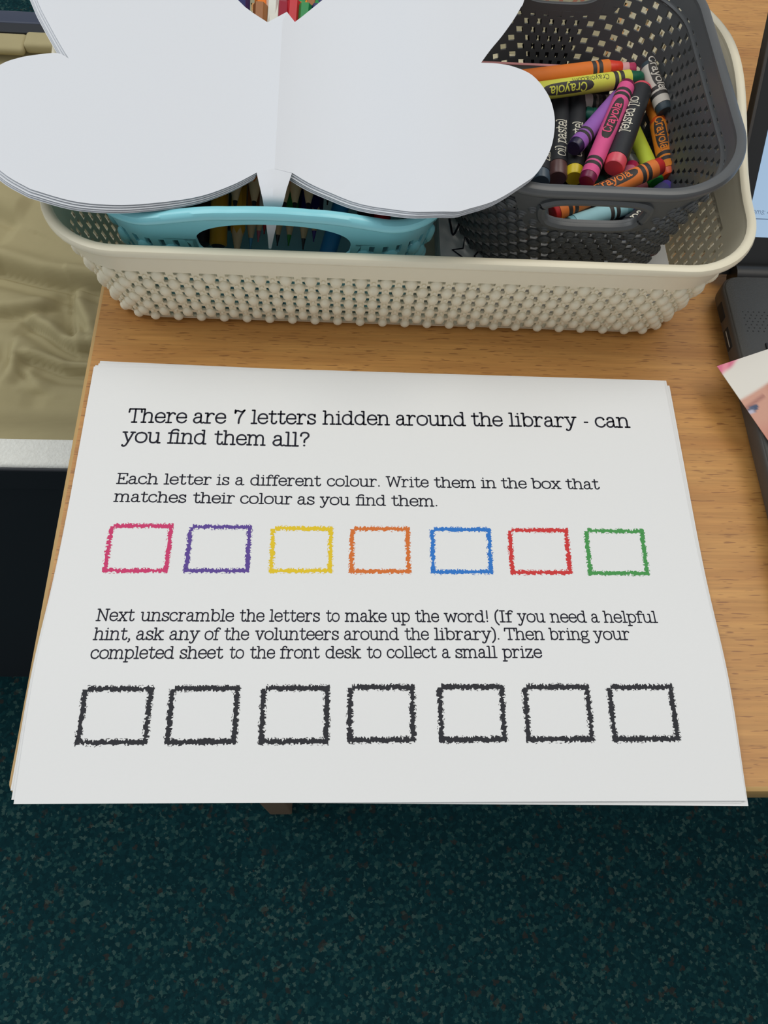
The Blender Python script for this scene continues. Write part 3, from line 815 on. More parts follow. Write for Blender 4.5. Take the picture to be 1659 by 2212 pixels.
# ------------------------------------------------------------------ crayons and oil pastels
def frame(A, B, roll=0.0):
    A = Vector(A); B = Vector(B); x = (B - A).normalized()
    y = Vector((0, 0, 1)).cross(x).normalized(); z = x.cross(y)
    R = Matrix((x, y, z)).transposed().to_4x4()
    return Matrix.Translation(A + Vector((0, 0, D))) @ R @ Matrix.Rotation(roll, 4, 'X')
def wrap_text(mb, txt, x0, xh, r, ang=math.pi/2, w=.16, slabs=True, sx=1.0, flip=1, mi=0, dr=.00012, center=False):
    V, F = text_polys(txt, w, slabs, .12)
    W = text_width(txt)*xh*sx
    out = []
    for p in V:
        u = p.x*xh*sx; v = (p.y - .5)*xh
        if center: u -= W/2
        x = x0 + flip*u; a = ang - flip*v/r
        out.append((x, (r+dr)*math.cos(a), (r+dr)*math.sin(a)))
    mb.add(out, F, mi)
def place(o, Mx): o.matrix_world = Mx
BLACK = mat('black_wrapper_print', rgb(52, 48, 46), .6)
PBLACK = mat('pastel_black_wrapper', rgb(46, 48, 52), .5, .4, (250, .08, .12))
WHITE = mat('white_print', rgb(226, 222, 204), .6)
def crayon(label, A, B, wcol, pcol, r=.0043, tip='B', ang=math.pi/2, oval=True, text='Crayola', flip=1, both=False, oval_at=.5, bands=(True, True), bend=None, group='crayons and pastels in the charcoal basket', cone=False, textcol=None, name='crayon'):
    """crayon lying from A to B; the wax shows at B (blunt) and at A"""
    A = Vector(A); B = Vector(B); L = (B - A).length
    t = thing(name, label, 'crayon', (0, 0, 0), group); place(t, frame(A, B))
    rw = r*.93
    mb = MB()
    if cone: prof = [(0, rw*.9), (.0004, rw), (L - .0075, rw), (L - .0035, rw*.80), (L - .001, rw*.72), (L, rw*.6)]
    else: prof = [(0, rw*.90), (.0005, rw), (L - .0007, rw), (L, rw*.88)]
    mb.lathe(prof, 0, 22); mb.build('wax_stick', wax(wcol), t, angle=50)
    b0, b1 = .0028, L - (.0078 if cone else .0040)
    if bands[0]: P0 = [b0, b0+.0045, b0+.0068, b0+.0080, b0+.0103]
    else: P0 = [b0]
    P1 = [b1-.0103, b1-.0080, b1-.0068, b1-.0045, b1] if bands[1] else [b1]
    ts = P0 + P1; mi = []
    for i in range(len(ts) - 1):
        blackseg = (bands[0] and i in (1, 3)) or (bands[1] and (len(ts) - 2 - i) in (1, 3))
        mi.append(1 if blackseg else 0)
    mb = MB(); mb.lathe([(x, r) for x in ts], mi, 22); mb.build('wrapper', [wrap(pcol), BLACK], t, angle=50)
    if oval:
        oc = b0 + (b1 - b0)*oval_at; ol = min(.0150, L*.27); oh = .0052
        mb = MB(); vs = []; n = 40; rows = 8
        for j in range(rows + 1):
            q = -1 + 2*j/rows
            for k in range(n + 1):
                u = -1 + 2*k/n
                e = max(0, 1 - abs(u)**3.2)**(1/2.4)
                a = ang + q*e*oh/r*.62
                vs.append((oc + u*ol, (r+.00007)*math.cos(a), (r+.00007)*math.sin(a)))
        mb.add(vs, [(j*(n+1)+k, j*(n+1)+k+1, (j+1)*(n+1)+k+1, (j+1)*(n+1)+k) for j in range(rows) for k in range(n)])
        wrap_text(mb, text, oc, .0030, r, ang, .23, False, 1.02, flip, 1, .0002, True)
        mb.build('printed_label', [BLACK, wrap(textcol or pcol)], t, smooth=False)
    return t
def pastel(label, A, B, wcol, r=.0053, ang=math.pi/2, text='oil pastel', flip=1, x0=None, xh=.0036, group='crayons and pastels in the charcoal basket', endlen=.006, tcol=None, worn=.001):
    A = Vector(A); B = Vector(B); L = (B - A).length
    t = thing('oil_pastel', label, 'oil pastel', (0, 0, 0), group); place(t, frame(A, B))
    mb = MB(); mb.lathe([(0, r*.80), (.0006, r*.93), (L-.0009, r*.95), (L, r*.84)], 0, 22); mb.build('pastel_stick', wax(wcol), t, angle=50)
    mb = MB(); mb.lathe([(.0025, r), (L - endlen, r)], 0, 22); mb.build('wrapper', PBLACK, t, angle=50)
    if text:
        mb = MB(); W = text_width(text)*xh*.80
        xx = x0 if x0 is not None else (L - W)/2 if flip > 0 else (L + W)/2
        wrap_text(mb, text, xx, xh, r, ang, .17, True, .80, flip)
        mb.build('printed_text', tcol or WHITE, t, smooth=False)
    return t
U_ = math.pi/2
ORANGE = rgb(226, 122, 48)
crayon('orange crayon with blunt red tip lying across the back of the pile', (0.2179,0.3641,0.0570), (0.2846,0.3765,0.0600), rgb(222, 62, 40), ORANGE, .0047, cone=True, oval=False, bands=(False, True))
t = crayon('yellow crayon with dark green tip just in front of the orange one at the back', (0.2245,0.3541,0.0570), (0.2960,0.3709,0.0585), rgb(16, 92, 66), rgb(214, 214, 84), .0047, cone=True, oval=True, oval_at=.40, ang=U_ + .95, flip=-1, bands=(False, True))
mb = MB(); wrap_text(mb, 'Crayola.com', .052, .0021, .0047, U_ + .20, .13, False, .9, -1); mb.build('printed_web_address', BLACK, t, smooth=False)
crayon('short pale pink crayon end behind the red-tipped orange crayon', (0.2722,0.3860,0.0490), (0.2966,0.3863,0.0520), rgb(208, 70, 110), rgb(238, 176, 176), .0042, oval=False)
crayon('stubby grey-white crayon with slate end leaning on the right wall of the basket', (0.2997,0.3787,0.0605), (0.3072,0.3489,0.0540), rgb(66, 80, 88), rgb(216, 208, 196), .0047, oval=True, oval_at=.28, bands=(False, True))
t = crayon('bent orange crayon with orange end, rightmost in the basket', (0.3055,0.3494,0.0480), (0.3081,0.3122,0.0425), rgb(236, 92, 36), rgb(236, 138, 44), .0047, oval=True, oval_at=.30, bands=(False, True), ang=U_ + .45)
mb = MB(); A_, B_ = (0.3030,0.3875,0.0455), (0.3056,0.3489,0.0482)
mb.lathe([(0, .0035), (.001, .0040), ((Vector(B_)-Vector(A_)).length, .0040)], 0, 18)
o = mb.build('broken_half', wrap(rgb(236, 138, 44)), t); o.matrix_parent_inverse = Matrix.Identity(4); o.matrix_local = frame((0.3055,0.3494,0.0480), (0.3081,0.3122,0.0425)).inverted() @ frame(A_, B_)
pastel('coral pink oil pastel in black wrapper, coral end facing the viewer', (0.2954,0.3635,0.0570), (0.2733,0.3062,0.0520), rgb(226, 86, 102), .0058, ang=U_ + .35, flip=1, xh=.0040, x0=.014)
crayon('pink crayon with maroon ends beside the coral oil pastel', (0.2857,0.3612,0.0605), (0.2574,0.2954,0.0520), rgb(122, 26, 72), rgb(226, 92, 148), .0046, oval=True, oval_at=.42, flip=-1, textcol=rgb(236, 90, 130))
crayon('purple crayon with dark indigo end lying over the yellow oil pastel', (0.2847,0.3627,0.0530), (0.2527,0.3179,0.0535), rgb(34, 26, 62), rgb(152, 98, 180), .0046, oval=False, bands=(False, True))
pastel('yellow oil pastel in black wrapper, yellow end facing the viewer', (0.2636,0.3727,0.0440), (0.2550,0.3083,0.0425), rgb(232, 206, 40), .0053, ang=U_ - .1, flip=-1, xh=.0040, x0=.054)
pastel('brown oil pastel in black wrapper beside the yellow oil pastel', (0.2538,0.3726,0.0440), (0.2459,0.3078,0.0425), rgb(96, 66, 64), .0055, ang=U_ - .15, flip=-1, xh=.0042, x0=.054, endlen=.009)
pastel('dark slate oil pastel half hidden under the paper cut-outs, left of the brown one', (0.2446,0.3692,0.0420), (0.2368,0.3057,0.0415), rgb(66, 84, 98), .0052, ang=U_ - .4, flip=-1, xh=.0040, x0=.052)
crayon('lime crayon with bright green end under the front orange crayon', (0.2913,0.3557,0.0425), (0.3012,0.3099,0.0405), rgb(34, 146, 48), rgb(206, 222, 70), .0046, oval=False, bands=(False, False))
crayon('long orange crayon with red tip lying across the front of the pile', (0.2396,0.2798,0.0450), (0.2988,0.3085,0.0530), rgb(202, 48, 48), rgb(232, 128, 60), .0047, oval=True, oval_at=.55, textcol=rgb(232, 128, 60))
pastel('dark oil pastel under the coral one, only its white lettering showing', (0.2791,0.3583,0.0390), (0.2903,0.3226,0.0385), rgb(70, 74, 70), .0053, ang=U_ - .2, xh=.0040, text='pastel', x0=.004)
crayon('magenta-tipped crayon buried below the front orange crayon', (0.2801,0.2975,0.0380), (0.2893,0.3214,0.0420), rgb(190, 36, 84), rgb(224, 120, 150), .0040, oval=False)
crayon('dusty pink crayon lying low behind the front rim', (0.2704,0.2885,0.0380), (0.2947,0.3103,0.0380), rgb(214, 120, 124), rgb(214, 122, 128), .0042, oval=False, bands=(False, False))
crayon('violet blue crayon at the lower right of the pile', (0.2879,0.2904,0.0390), (0.3079,0.3084,0.0395), rgb(110, 92, 190), rgb(98, 100, 150), .0046, oval=False, bands=(False, False))
pastel('dark green oil pastel lying under the pink crayon', (0.2665,0.3518,0.0385), (0.2718,0.3050,0.0385), rgb(32, 74, 66), .0052, text=None)
crayon('teal green crayon end between the purple crayon and the yellow pastel', (0.2859,0.3558,0.0410), (0.2669,0.3601,0.0425), rgb(20, 92, 78), rgb(24, 100, 84), .0044, oval=False, bands=(False, False))
crayon('off-white crayon with black bands buried behind the purple crayon', (0.2859,0.3687,0.0430), (0.2625,0.3677,0.0440), rgb(190, 180, 172), rgb(222, 206, 196), .0044, oval=False)
crayon('pale blue crayon seen through the front handle slot', (0.2489,0.2762,0.0410), (0.2829,0.2905,0.0425), rgb(130, 186, 196), rgb(158, 206, 214), .0046, oval=False, bands=(False, True))
pastel('black oil pastel seen through the right end of the front handle slot', (0.2791,0.2748,0.0410), (0.3015,0.2942,0.0425), rgb(60, 62, 66), .0055, ang=U_ + .1, xh=.0045, text='pastel', x0=.003)
crayon('mustard yellow crayon low behind the front handle slot', (0.2382,0.2700,0.0375), (0.2659,0.2846,0.0385), rgb(196, 174, 50), rgb(206, 186, 60), .0043, oval=False, bands=(False, False))
for i, (xa, ya, xb, yb) in enumerate(((.2130,.300,.2200,.376), (.2270,.300,.2330,.376))):
    pastel(('dark oil pastel hidden mostly under the paper cut-outs, nearer the brown one', 'dark oil pastel hidden under the paper cut-outs, at the left of the basket')[1-i], (xb, yb, .035), (xa, ya, .034), rgb(70, 72, 78), .0053, text=None)
# filler layer of pastels under the pile
for i in range(9):
    x = .205 + .0108*i
    crayon('crayon at the bottom of the pile, nearly hidden', (x, .345 + .003*(i % 3), .0325), (x + .004, .268 + .004*(i % 2), .0325), (rgb(60, 70, 76), rgb(40, 60, 110), rgb(90, 40, 40))[i % 3], (rgb(60, 62, 66), rgb(70, 84, 120), rgb(90, 74, 66))[i % 3], .0041, oval=False, bands=(False, False), group='crayons buried at the bottom of the charcoal basket')
# black pastel carton along the back wall
mb = MB(); mb.box((.206, .3870, .0250), (.287, .3925, .0485), bev=.0008)
cart = mb.build('pastel_carton', mat('black_carton', rgb(60, 60, 58), .55), origin=(.2465, .39, .025))
tag(cart, 'flat black carton with pink top edge lying against the back wall of the charcoal basket', 'carton', None)
mb = MB(); mb.box((.2062, .3905, .0485), (.2868, .3923, .0489)); mb.build('pink_edge', mat('pink_card', rgb(214, 150, 150), .7), cart, (.2465, .39, .025), smooth=False)
mb = MB(); V, F = text_polys('pastel', .2, True)
mb.add([(.222 + p.x*.0062*.8, .38695 + 0, .0345 + p.y*.0062) for p in V], F); mb.build('printed_text', WHITE, cart, (.2465, .39, .025), smooth=False)

# ------------------------------------------------------------------ pencils and pens in the turquoise basket
def hexprof(r, n=6, ph=0): return [(r*math.cos(2*math.pi*k/n + ph), r*math.sin(2*math.pi*k/n + ph)) for k in range(n)]
def pencil(label, tip, tail, body, lead, r=.0038, hexa=True, cone=.016, raw=None):
    A = Vector(tip); B = Vector(tail); L = (B - A).length
    t = thing('pencil', label, 'pencil', (0, 0, 0), 'pencils and pens in the turquoise basket'); place(t, frame(A, B))
    n = 6 if hexa else 16
    mb = MB(); nn = 24; V = []; F = []
    # painted barrel with a scalloped edge where it was sharpened
    for xx, sc in ((0, 1), (1, 1)):
        for k in range(nn):
            a = 2*math.pi*k/nn
            rr = r*math.cos(math.pi/6)/math.cos((a % (math.pi/3)) - math.pi/6) if hexa else r
            x = cone + .0016*math.cos(6*a) if xx == 0 else L
            V.append((x, rr*math.cos(a), rr*math.sin(a)))
    for k in range(nn): F.append((k, (k+1) % nn, nn+(k+1) % nn, nn+k))
    F.append(tuple(range(nn, 2*nn))); mb.add(V, F)
    mb.build('barrel', body, t, smooth=True, angle=25)
    mb = MB(); mb.lathe([(.0055, r*.30), (cone + .0005, r*.86), (cone + .003, r*.86)], 0, 16); mb.build('wood_cone', raw or M['wood_raw'], t)
    mb = MB(); mb.lathe([(0, .0004), (.001, r*.10), (.0056, r*.31)], 0, 12); mb.build('lead', lead, t)
    return t
def marker(label, tip, tail, body, cap, r=.0046):
    A = Vector(tip); B = Vector(tail); L = (B - A).length
    t = thing('felt_pen', label, 'pen', (0, 0, 0), 'pencils and pens in the turquoise basket'); place(t, frame(A, B))
    mb = MB(); mb.lathe([(0, r*.8), (.0008, r), (.010, r), (L - .001, r), (L, r*.8)], 0, 18); mb.build('barrel', body, t)
    mb = MB(); mb.lathe([(-.0012, r*.5), (.0002, r*.82)], 0, 14); mb.build('end_plug', cap, t)
    return t
def col(r, g, b): return mat('painted_barrel', rgb(r, g, b), .3, .5, (300, .03, .04))
ORB, YEL, BLU, GRN, NAV = col(222, 128, 36), col(226, 168, 48), col(46, 140, 200), col(36, 140, 72), col(34, 36, 98)
REDB, PNK, TLG, BLK, WHT, DRED, BRN = col(200, 36, 44), col(200, 60, 110), col(22, 104, 96), col(30, 30, 36), col(226, 226, 214), col(150, 26, 48), col(160, 100, 44)
LEADS = {k: wax(rgb(*v)) for k, v in dict(blue=(80, 160, 200), green=(40, 140, 50), black=(40, 40, 44), purple=(80, 66, 150), red=(200, 60, 60), pink=(210, 110, 130), orange=(220, 130, 50), yellow=(220, 190, 60)).items()}
def P_(x, y, z, tx, tz=.098, ty=.405): return (x, y, z), (tx, ty, tz)
low = 'pencil'
spec = [
 ('golden orange pencil with bare wood point, left of the blue-tipped pencil', 0.0764,0.2579,0.0250,.0800, 'p', YEL, 'orange'),
 ('natural pencil with pale blue lead point', 0.0828,0.2687,0.0240,.0865, 'p', BRN, 'blue'),
 ('pale pencil with pinkish point right of the blue-tipped pencil', 0.0864,0.2749,0.0230,.0930, 'p', WHT, 'pink'),
 ('red pencil against the paper tail', 0.0892,0.2806,0.0230,.0985, 'p', DRED, 'red'),
 ('yellow felt pen with dark end at the left of the handle slot', 0.0662,0.2686,0.0255,.0690, 'm', YEL, 'black'),
 ('black felt pen at the left end of the handle slot', 0.0569,0.2702,0.0240,.0580, 'm', BLK, 'black'),
 ('dark teal felt pen behind the yellow felt pen', .0690,.2950,.0120,.0745, 'm', TLG, 'black'),
 ('stubby tan pencil right of the paper tail', 0.0966,0.2725,0.0230,.1040, 'p', REDB, 'black'),
 ('green pencil with green lead point', 0.1028,0.2699,0.0260,.1100, 'p', GRN, 'green'),
 ('wood pencil with black lead point', 0.1103,0.2696,0.0240,.1165, 'p', NAV, 'black'),
 ('pencil with purple lead point right of the black-tipped one', 0.1157,0.2753,0.0240,.1230, 'p', NAV, 'purple'),
 ('upper pencil with grey-blue point at left above the handle rim', .0603,.2886,.0290,.0640, 'p', TLG, 'blue'),
 ('green pencil above the handle rim right of the paper tail', .1031,.3050,.0300,.1080, 'p', GRN, 'green'),
 ('pencil with reddish point above the handle rim', .1069,.2923,.0300,.1130, 'p', BRN, 'red'),
 ('navy pencil above the handle rim', .1118,.3050,.0300,.1190, 'p', NAV, 'black'),
 ('pale pencil with black point above the handle rim', .1170,.2907,.0300,.1250, 'p', WHT, 'black'),
 ('grey brown pencil right of the black-pointed pale pencil', .1225,.2990,.0270,.1310, 'p', BRN, 'black'),
 ('tan pencil beside the blue felt pen', .1270,.2900,.0290,.1350, 'p', NAV, 'orange'),
 ('teal felt pen at left above the handle rim', .0526,.2833,.0300,.0560, 'm', TLG, 'black'),
 ('dark teal felt pen left of the other teal one', .0430,.2840,.0290,.0450, 'm', TLG, 'black'),
 ('magenta felt pen near the left corner of the turquoise basket', .0285,.2847,.0300,.0300, 'm', PNK, 'pink'),
 ('green felt pen near the left corner of the turquoise basket', .0355,.2844,.0290,.0370, 'm', GRN, 'green'),
 ('black felt pen near the right corner of the turquoise basket', .1430,.2850,.0290,.1460, 'm', BLK, 'black'),
 ('red felt pen near the right corner of the turquoise basket', .1520,.2850,.0290,.1550, 'm', REDB, 'red'),
]
for lab, x, y, z, tx, kind, body, lead in spec:
    ty = min(.391, y + .112); tz = .084
    if z > .02: tz = .0855
    if kind == 'p': pencil(lab, (x, y, z), (tx, ty, tz - .004), body, LEADS[lead])
    else: marker(lab, (x, y, z), (tx, ty, tz - .006), body, LEADS[lead])
marker('bright blue felt pen slanting across the right end of the handle slot', (.1224,.2620,.0240), (.1520,.3600,.0780), BLU, LEADS['blue'], .0045)
for lab, x, body in (('navy pencil tail in the notch of the paper cut-outs', .0790, NAV), ('orange pencil tail in the notch of the paper cut-outs, left of the white one', .0893, col(232, 122, 30)), ('white pencil tail in the notch of the paper cut-outs', .0960, WHT),
                     ('dark red pencil tail right of the white one', .1008, DRED), ('vermilion pencil tail in the notch of the paper cut-outs', .1058, col(226, 88, 34)), ('amber pencil tail right of the vermilion one', .1116, col(226, 134, 34)), ('green pencil tail at the right of the notch', .1190, GRN)):
    pencil(lab, (x*.9 + .0067, .268, .0500), (x - .0025, .3925, .0800), body, LEADS['black'], .0042 if 'white' in lab and 'left' not in lab else .0040)

# ------------------------------------------------------------------ butterfly-shaped paper cut-outs
OUT = [(0.1019, 0.3583),(0.0926, 0.3514),(0.0769, 0.3696),(0.0644, 0.3973),(0.0447, 0.4333),(0.0142, 0.4518),(-0.0163, 0.4409),(-0.0315, 0.4115),(-0.0293, 0.3842),(-0.0209, 0.3618),(-0.0142, 0.3479),(-0.0045, 0.3295),(0.0008, 0.3202),(-0.005, 0.3236),(-0.0145, 0.3217),(-0.0221, 0.3189),(-0.0294, 0.3136),(-0.0364, 0.3014),(-0.0375, 0.284),(-0.0304, 0.2622),(-0.0159, 0.2452),(-0.004, 0.2367),(0.0016, 0.2341),(0.0169, 0.2292),(0.0312, 0.2278),(0.0456, 0.2288),(0.067, 0.2334),(0.0812, 0.2401),(0.0935, 0.2483),(0.1014, 0.2487),(0.109, 0.2488),(0.1184, 0.2429),(0.1306, 0.2368),(0.1488, 0.2265),(0.163, 0.2191),(0.177, 0.2173),(0.1842, 0.2195),(0.1955, 0.2248),(0.2072, 0.2343),(0.2147, 0.242),(0.2218, 0.2565),(0.2252, 0.2713),(0.2256, 0.2834),(0.2235, 0.2942),(0.218, 0.305),(0.2098, 0.3103),(0.2023, 0.312),(0.1946, 0.3121),(0.1997, 0.3217),(0.206, 0.3324),(0.2126, 0.3451),(0.2167, 0.3544),(0.2189, 0.36),(0.2239, 0.3832),(0.2218, 0.4121),(0.1981, 0.4307),(0.1673, 0.4217),(0.1438, 0.4097),(0.1191, 0.3731),(0.106, 0.3522)]
CORNERS = {0, 1, 12, 28, 29, 30, 47, 59}
def smooth_outline(P):
    idx = sorted(CORNERS); out = []
    for a, b in zip(idx, idx[1:] + [idx[0] + len(P)]):
        seg = [P[k % len(P)] for k in range(a, b + 1)]
        q = catmull([Vector(p) for p in seg], 4) if len(seg) > 2 else [Vector(p) for p in seg]
        out += [(p.x, p.y) for p in q[:-1]]
    return out
OUTS = smooth_outline(OUT)
CY0, CY1 = .2487, .3575
def crease_x(y): return .1014 + (y - CY0)*(.1000 - .1014)/(CY1 - CY0)
def cut_z(x, y):
    d = abs(x - crease_x(y)); t = min(1, max(0, (x - .13)/.046))
    return .0900 + .0130*t*t*(3 - 2*t) + .0036*math.exp(-(d/.010))
def cut_sheet(tail):
    P = [Vector((p[0], p[1] if tail or abs(p[0] - .1014) > .0003 or p[1] > .26 else .268)) for p in OUTS]; n = len(P)
    E = [(i, (i+1) % n) for i in range(n)]
    inner = []
    def inside(x, y):
        c = False; j = n - 1
        for i in range(n):
            if (P[i].y > y) != (P[j].y > y) and x < (P[j].x - P[i].x)*(y - P[i].y)/(P[j].y - P[i].y) + P[i].x: c = not c
            j = i
        return c
    cr = [Vector((crease_x(y), y)) for y in [CY0 + (CY1 - CY0)*k/14 for k in range(1 if tail else 4, 14)]]
    k0 = n; pts = P + cr
    E += [(k0 + i, k0 + i + 1) for i in range(len(cr) - 1)]
    for dd in (.004, .009, .016, .028):
        for s in (-1, 1):
            for k in range(1 if tail else 4, 14):
                y = CY0 + (CY1 - CY0)*k/14; x = crease_x(y) + s*dd
                if inside(x, y): pts.append(Vector((x, y)))
    for i in range(-4, 23):
        for j in range(0, 22):
            x, y = .012*i + .003, .205 + .012*j
            if abs(x - crease_x(y)) > .036 and inside(x, y) and min((Vector((x, y)) - q).length for q in P) > .003: pts.append(Vector((x, y)))
    vo, eo, fo, *_ = delaunay_2d_cdt(pts, E, [list(range(n))], 1, 1e-7)
    V = [(v.x, v.y, cut_z(v.x, v.y)) for v in vo]
    F = []
    for f in fo:
        a, b, c = [Vector(V[i]) for i in f[:3]]
        F.append(tuple(f) if (b - a).cross(c - a).z > 0 else tuple(reversed(f)))
    # folded tail of the body hanging down inside the basket handle
    mb = MB()
    if tail:
        path = catmull([Vector(q) for q in ((.1011,.2487,.0900), (.1011,.2405,.0893), (.1010,.2357,.0862), (.0994,.2372,.0750), (.0983,.2376,.0655), (.0972,.2378,.0570))], 4)
        hws = [.00775, .0058, .0044, .0027, .0015, .0006]
        k = len(V); rows = len(path) - 1
        for i, c in enumerate(path):
            q = i/rows*5; j = min(4, int(q)); hw = hws[j] + (hws[j+1] - hws[j])*(q - j)
            rz = .0036*hw/.00775
            V.append((c.x - hw, c.y, c.z + rz*.46)); V.append((c.x, c.y - rz*.35*min(1, i/6), c.z + rz)); V.append((c.x + hw, c.y, c.z + rz*.46))
        for i in range(rows):
            for c in (0, 1): F.append((k+3*i+3+c, k+3*i+4+c, k+3*i+1+c, k+3*i+c))
    mb.solid(V, F, .00012); return mb
    path = catmull([Vector((.1040, .2256, 0.1100)), Vector((.1016, .2325, .0900)), Vector((.0982, .2385, .0690)), Vector((.0948, .2440, .0500))], 5)
    k = len(V); rows = len(path) - 1
    for i, c in enumerate(path):
        w = 1 - i/rows; hw = .0071*w + .0008
        rz = .0042*w
        V.append((c.x - hw, c.y, c.z + rz*.5)); V.append((c.x, c.y - .0016*(1 - w), c.z + rz)); V.append((c.x + hw, c.y, c.z + rz*.5))
    for i in range(rows):
        for c in (0, 1): F.append((k+3*i+3+c, k+3*i+4+c, k+3*i+1+c, k+3*i+c))
    mb = MB(); mb.add(V, F); return mb
M['thin'] = mat('thin_white_paper', (.775, .795, .83, 1), .85, .25, (900, .03, .01))
nt = M['thin'].node_tree; tr = nt.nodes.new('ShaderNodeBsdfTranslucent'); tr.inputs[0].default_value = (.85, .84, .82, 1)
mxs = nt.nodes.new('ShaderNodeMixShader'); mxs.inputs[0].default_value = .12
nt.links.new(nt.nodes['Principled BSDF'].outputs[0], mxs.inputs[1]); nt.links.new(tr.outputs[0], mxs.inputs[2])
nt.links.new(mxs.outputs[0], nt.nodes['Material Output'].inputs['Surface'])
under = cut_sheet(False).build('paper_cutout', M['thin'], origin=(.1010, .30, .09), smooth=True, angle=30)
cut = cut_sheet(True).build('paper_cutout', M['thin'], origin=(.1010, .30, .09), smooth=True, angle=30)
tag(cut, 'topmost white butterfly-shaped paper cut-out with centre crease, lying over the turquoise basket', 'paper cut-out')
for i, (dx, dy, rz, dz) in enumerate([(-.0005, -.0003, .003, -.0008), (-.0012, -.0008, .005, -.0016), (-.0014, -.0009, .008, -.0024), (-.0020, -.0009, .009, -.0032)]):
    o = under if i == 0 else under.copy()
    if i: COL.objects.link(o)
    o.location = cut.location + Vector((dx, dy, dz)); o.rotation_euler = (0, 0, rz)
    tag(o, 'white butterfly-shaped paper cut-out beneath the topmost one, only its edges showing', 'paper cut-out', 'cut-outs under the topmost butterfly')

# ------------------------------------------------------------------ laptop
lap = thing('laptop', 'open dark grey laptop at the right edge with pale blue screen', 'laptop', (.505, .16, 0))
LO = (.505, .16, 0)
LX0, LX1, LY0, LY1, LZ = .3395, .672, .045, .2690, .0165
def rslab(mb, x0, y0, x1, y1, r, zs):
    R = [[(x, y, z) for x, y in rrect_pts(x0+i, y0+i, x1-i, y1-i, max(.001, r-i))] for i, z in zs]
    n = len(R[0]); V = [v for q in R for v in q]; F = [tuple(reversed(range(n))), tuple(range((len(R)-1)*n, len(R)*n))]
    for i in range(len(R)-1):
        for k in range(n): F.append((i*n+k, i*n+(k+1) % n, (i+1)*n+(k+1) % n, (i+1)*n+k))
    mb.add(V, F)
mb = MB(); rslab(mb, LX0, LY0, LX1, LY1, .010, [(.006, .0022), (.002, .0030), (.0002, .006), (.0002, .0145), (.0010, .0157)])
mb.build('base_shell', M['lapside'], lap, LO, angle=60)
mb = MB(); rslab(mb, LX0 + .0012, LY0 + .0012, LX1 - .0012, LY1 - .0012, .009, [(0, .0150), (0, .0160), (.0006, LZ)])
mb.build('keyboard_deck', M['laptop'], lap, LO, angle=60)
for x, y in ((.36, .06), (.36, .255), (.65, .06), (.65, .255)):
    mb = MB(); mb.box((x-.008, y-.003, 0), (x+.008, y+.003, .0026)); mb.build('rubber_foot', M['hole'], lap, LO, smooth=False)
mb = MB()
for j in range(7):
    for i in range(20):
        x = .3470 + .0030*i + .0012*(j % 2); y = .2432 - .00215*j
        n = 8; V = [(x + .00045*math.cos(2*math.pi*k/n), y + .00045*math.sin(2*math.pi*k/n), LZ + .00003) for k in range(n)]
        mb.add(V, [tuple(range(n))])
mb.build('speaker_grille', M['hole'], lap, LO, smooth=False)
for y0, y1, ins in ((.2430, .2545, 0), (.2235, .2372, 1)):
    mb = MB(); mb.box((LX0 - .00015, y0, .0062), (LX0 + .002, y1, .0118), bev=.0008); p = mb.build('port', M['hole'], lap, LO)
    if ins:
        mb = MB(); mb.box((LX0 - .0003, y0 + .0012, .0092), (LX0 + .001, y1 - .002, .0099)); mb.build('port_contact', M['chrome'], p, LO, smooth=False)
for j in range(5):
    for i in range(16):
        mb = MB(); x = .3545 + .0187*i; y = .2085 - .0182*j
        mb.box((x, y, LZ - .0004), (x + .0160, y + .0140 + (.0016 if j else 0), LZ + .0009), bev=.0008)
        mb.build('key', M['lapblack'], lap, LO)
# hinge and screen lid
mb = MB(); mb.tube([(.350, .2735, .0105), (.662, .2735, .0105)], .0065, 14); mb.box((.352, .266, .0040), (.66, .2735, .0150), bev=.002)
mb.build('hinge', M['lapblack'], lap, LO)
HY, HZ = .283, .016
sv = Vector((0, .346 - .283, .093 - .016)).normalized(); sn = Vector((0, -sv.z, sv.y))
def scr(x, w, o=0): return Vector((x, HY, HZ)) + sv*w + sn*o
def splate(mb, x0, w0, x1, w1, o0, o1):
    V = [scr(x0,w0,o0), scr(x1,w0,o0), scr(x1,w1,o0), scr(x0,w1,o0), scr(x0,w0,o1), scr(x1,w0,o1), scr(x1,w1,o1), scr(x0,w1,o1)]
    mb.add(V, [(3,2,1,0),(4,5,6,7),(0,1,5,4),(1,2,6,5),(2,3,7,6),(3,0,4,7)])
mb = MB(); splate(mb, .3435, -.010, .676, .215, -.006, 0); mb.build('screen_lid', M['lapblack'], lap, LO, smooth=False)
mb = MB()
for a in ((.3435, -.010, .3450, .215), (.3435, .2135, .676, .215)): splate(mb, *a, 0, .0010)
mb.build('screen_bezel', M['lapside'], lap, LO, smooth=False)
m = bpy.data.materials.new('lit_display'); m.use_nodes = True; nt = m.node_tree; b = nt.nodes['Principled BSDF']
b.inputs['Base Color'].default_value = (.02, .02, .02, 1); b.inputs['Roughness'].default_value = .3
tc = nt.nodes.new('ShaderNodeTexCoord'); sp = nt.nodes.new('ShaderNodeSeparateXYZ'); rp = nt.nodes.new('ShaderNodeValToRGB'); mr = nt.nodes.new('ShaderNodeMapRange')
nt.links.new(tc.outputs['Object'], sp.inputs[0]); nt.links.new(sp.outputs['Y'], mr.inputs[0])
mr.inputs[1].default_value = .12; mr.inputs[2].default_value = .30
nt.links.new(mr.outputs[0], rp.inputs['Fac'])
rp.color_ramp.elements[0].color = rgb(176, 206, 236); rp.color_ramp.elements[1].color = rgb(160, 190, 222)
nt.links.new(rp.outputs['Color'], b.inputs['Emission Color']); b.inputs['Emission Strength'].default_value = .82
M['screen'] = m
mb = MB(); splate(mb, .3540, .0105, .666, .205, 0, .0004)
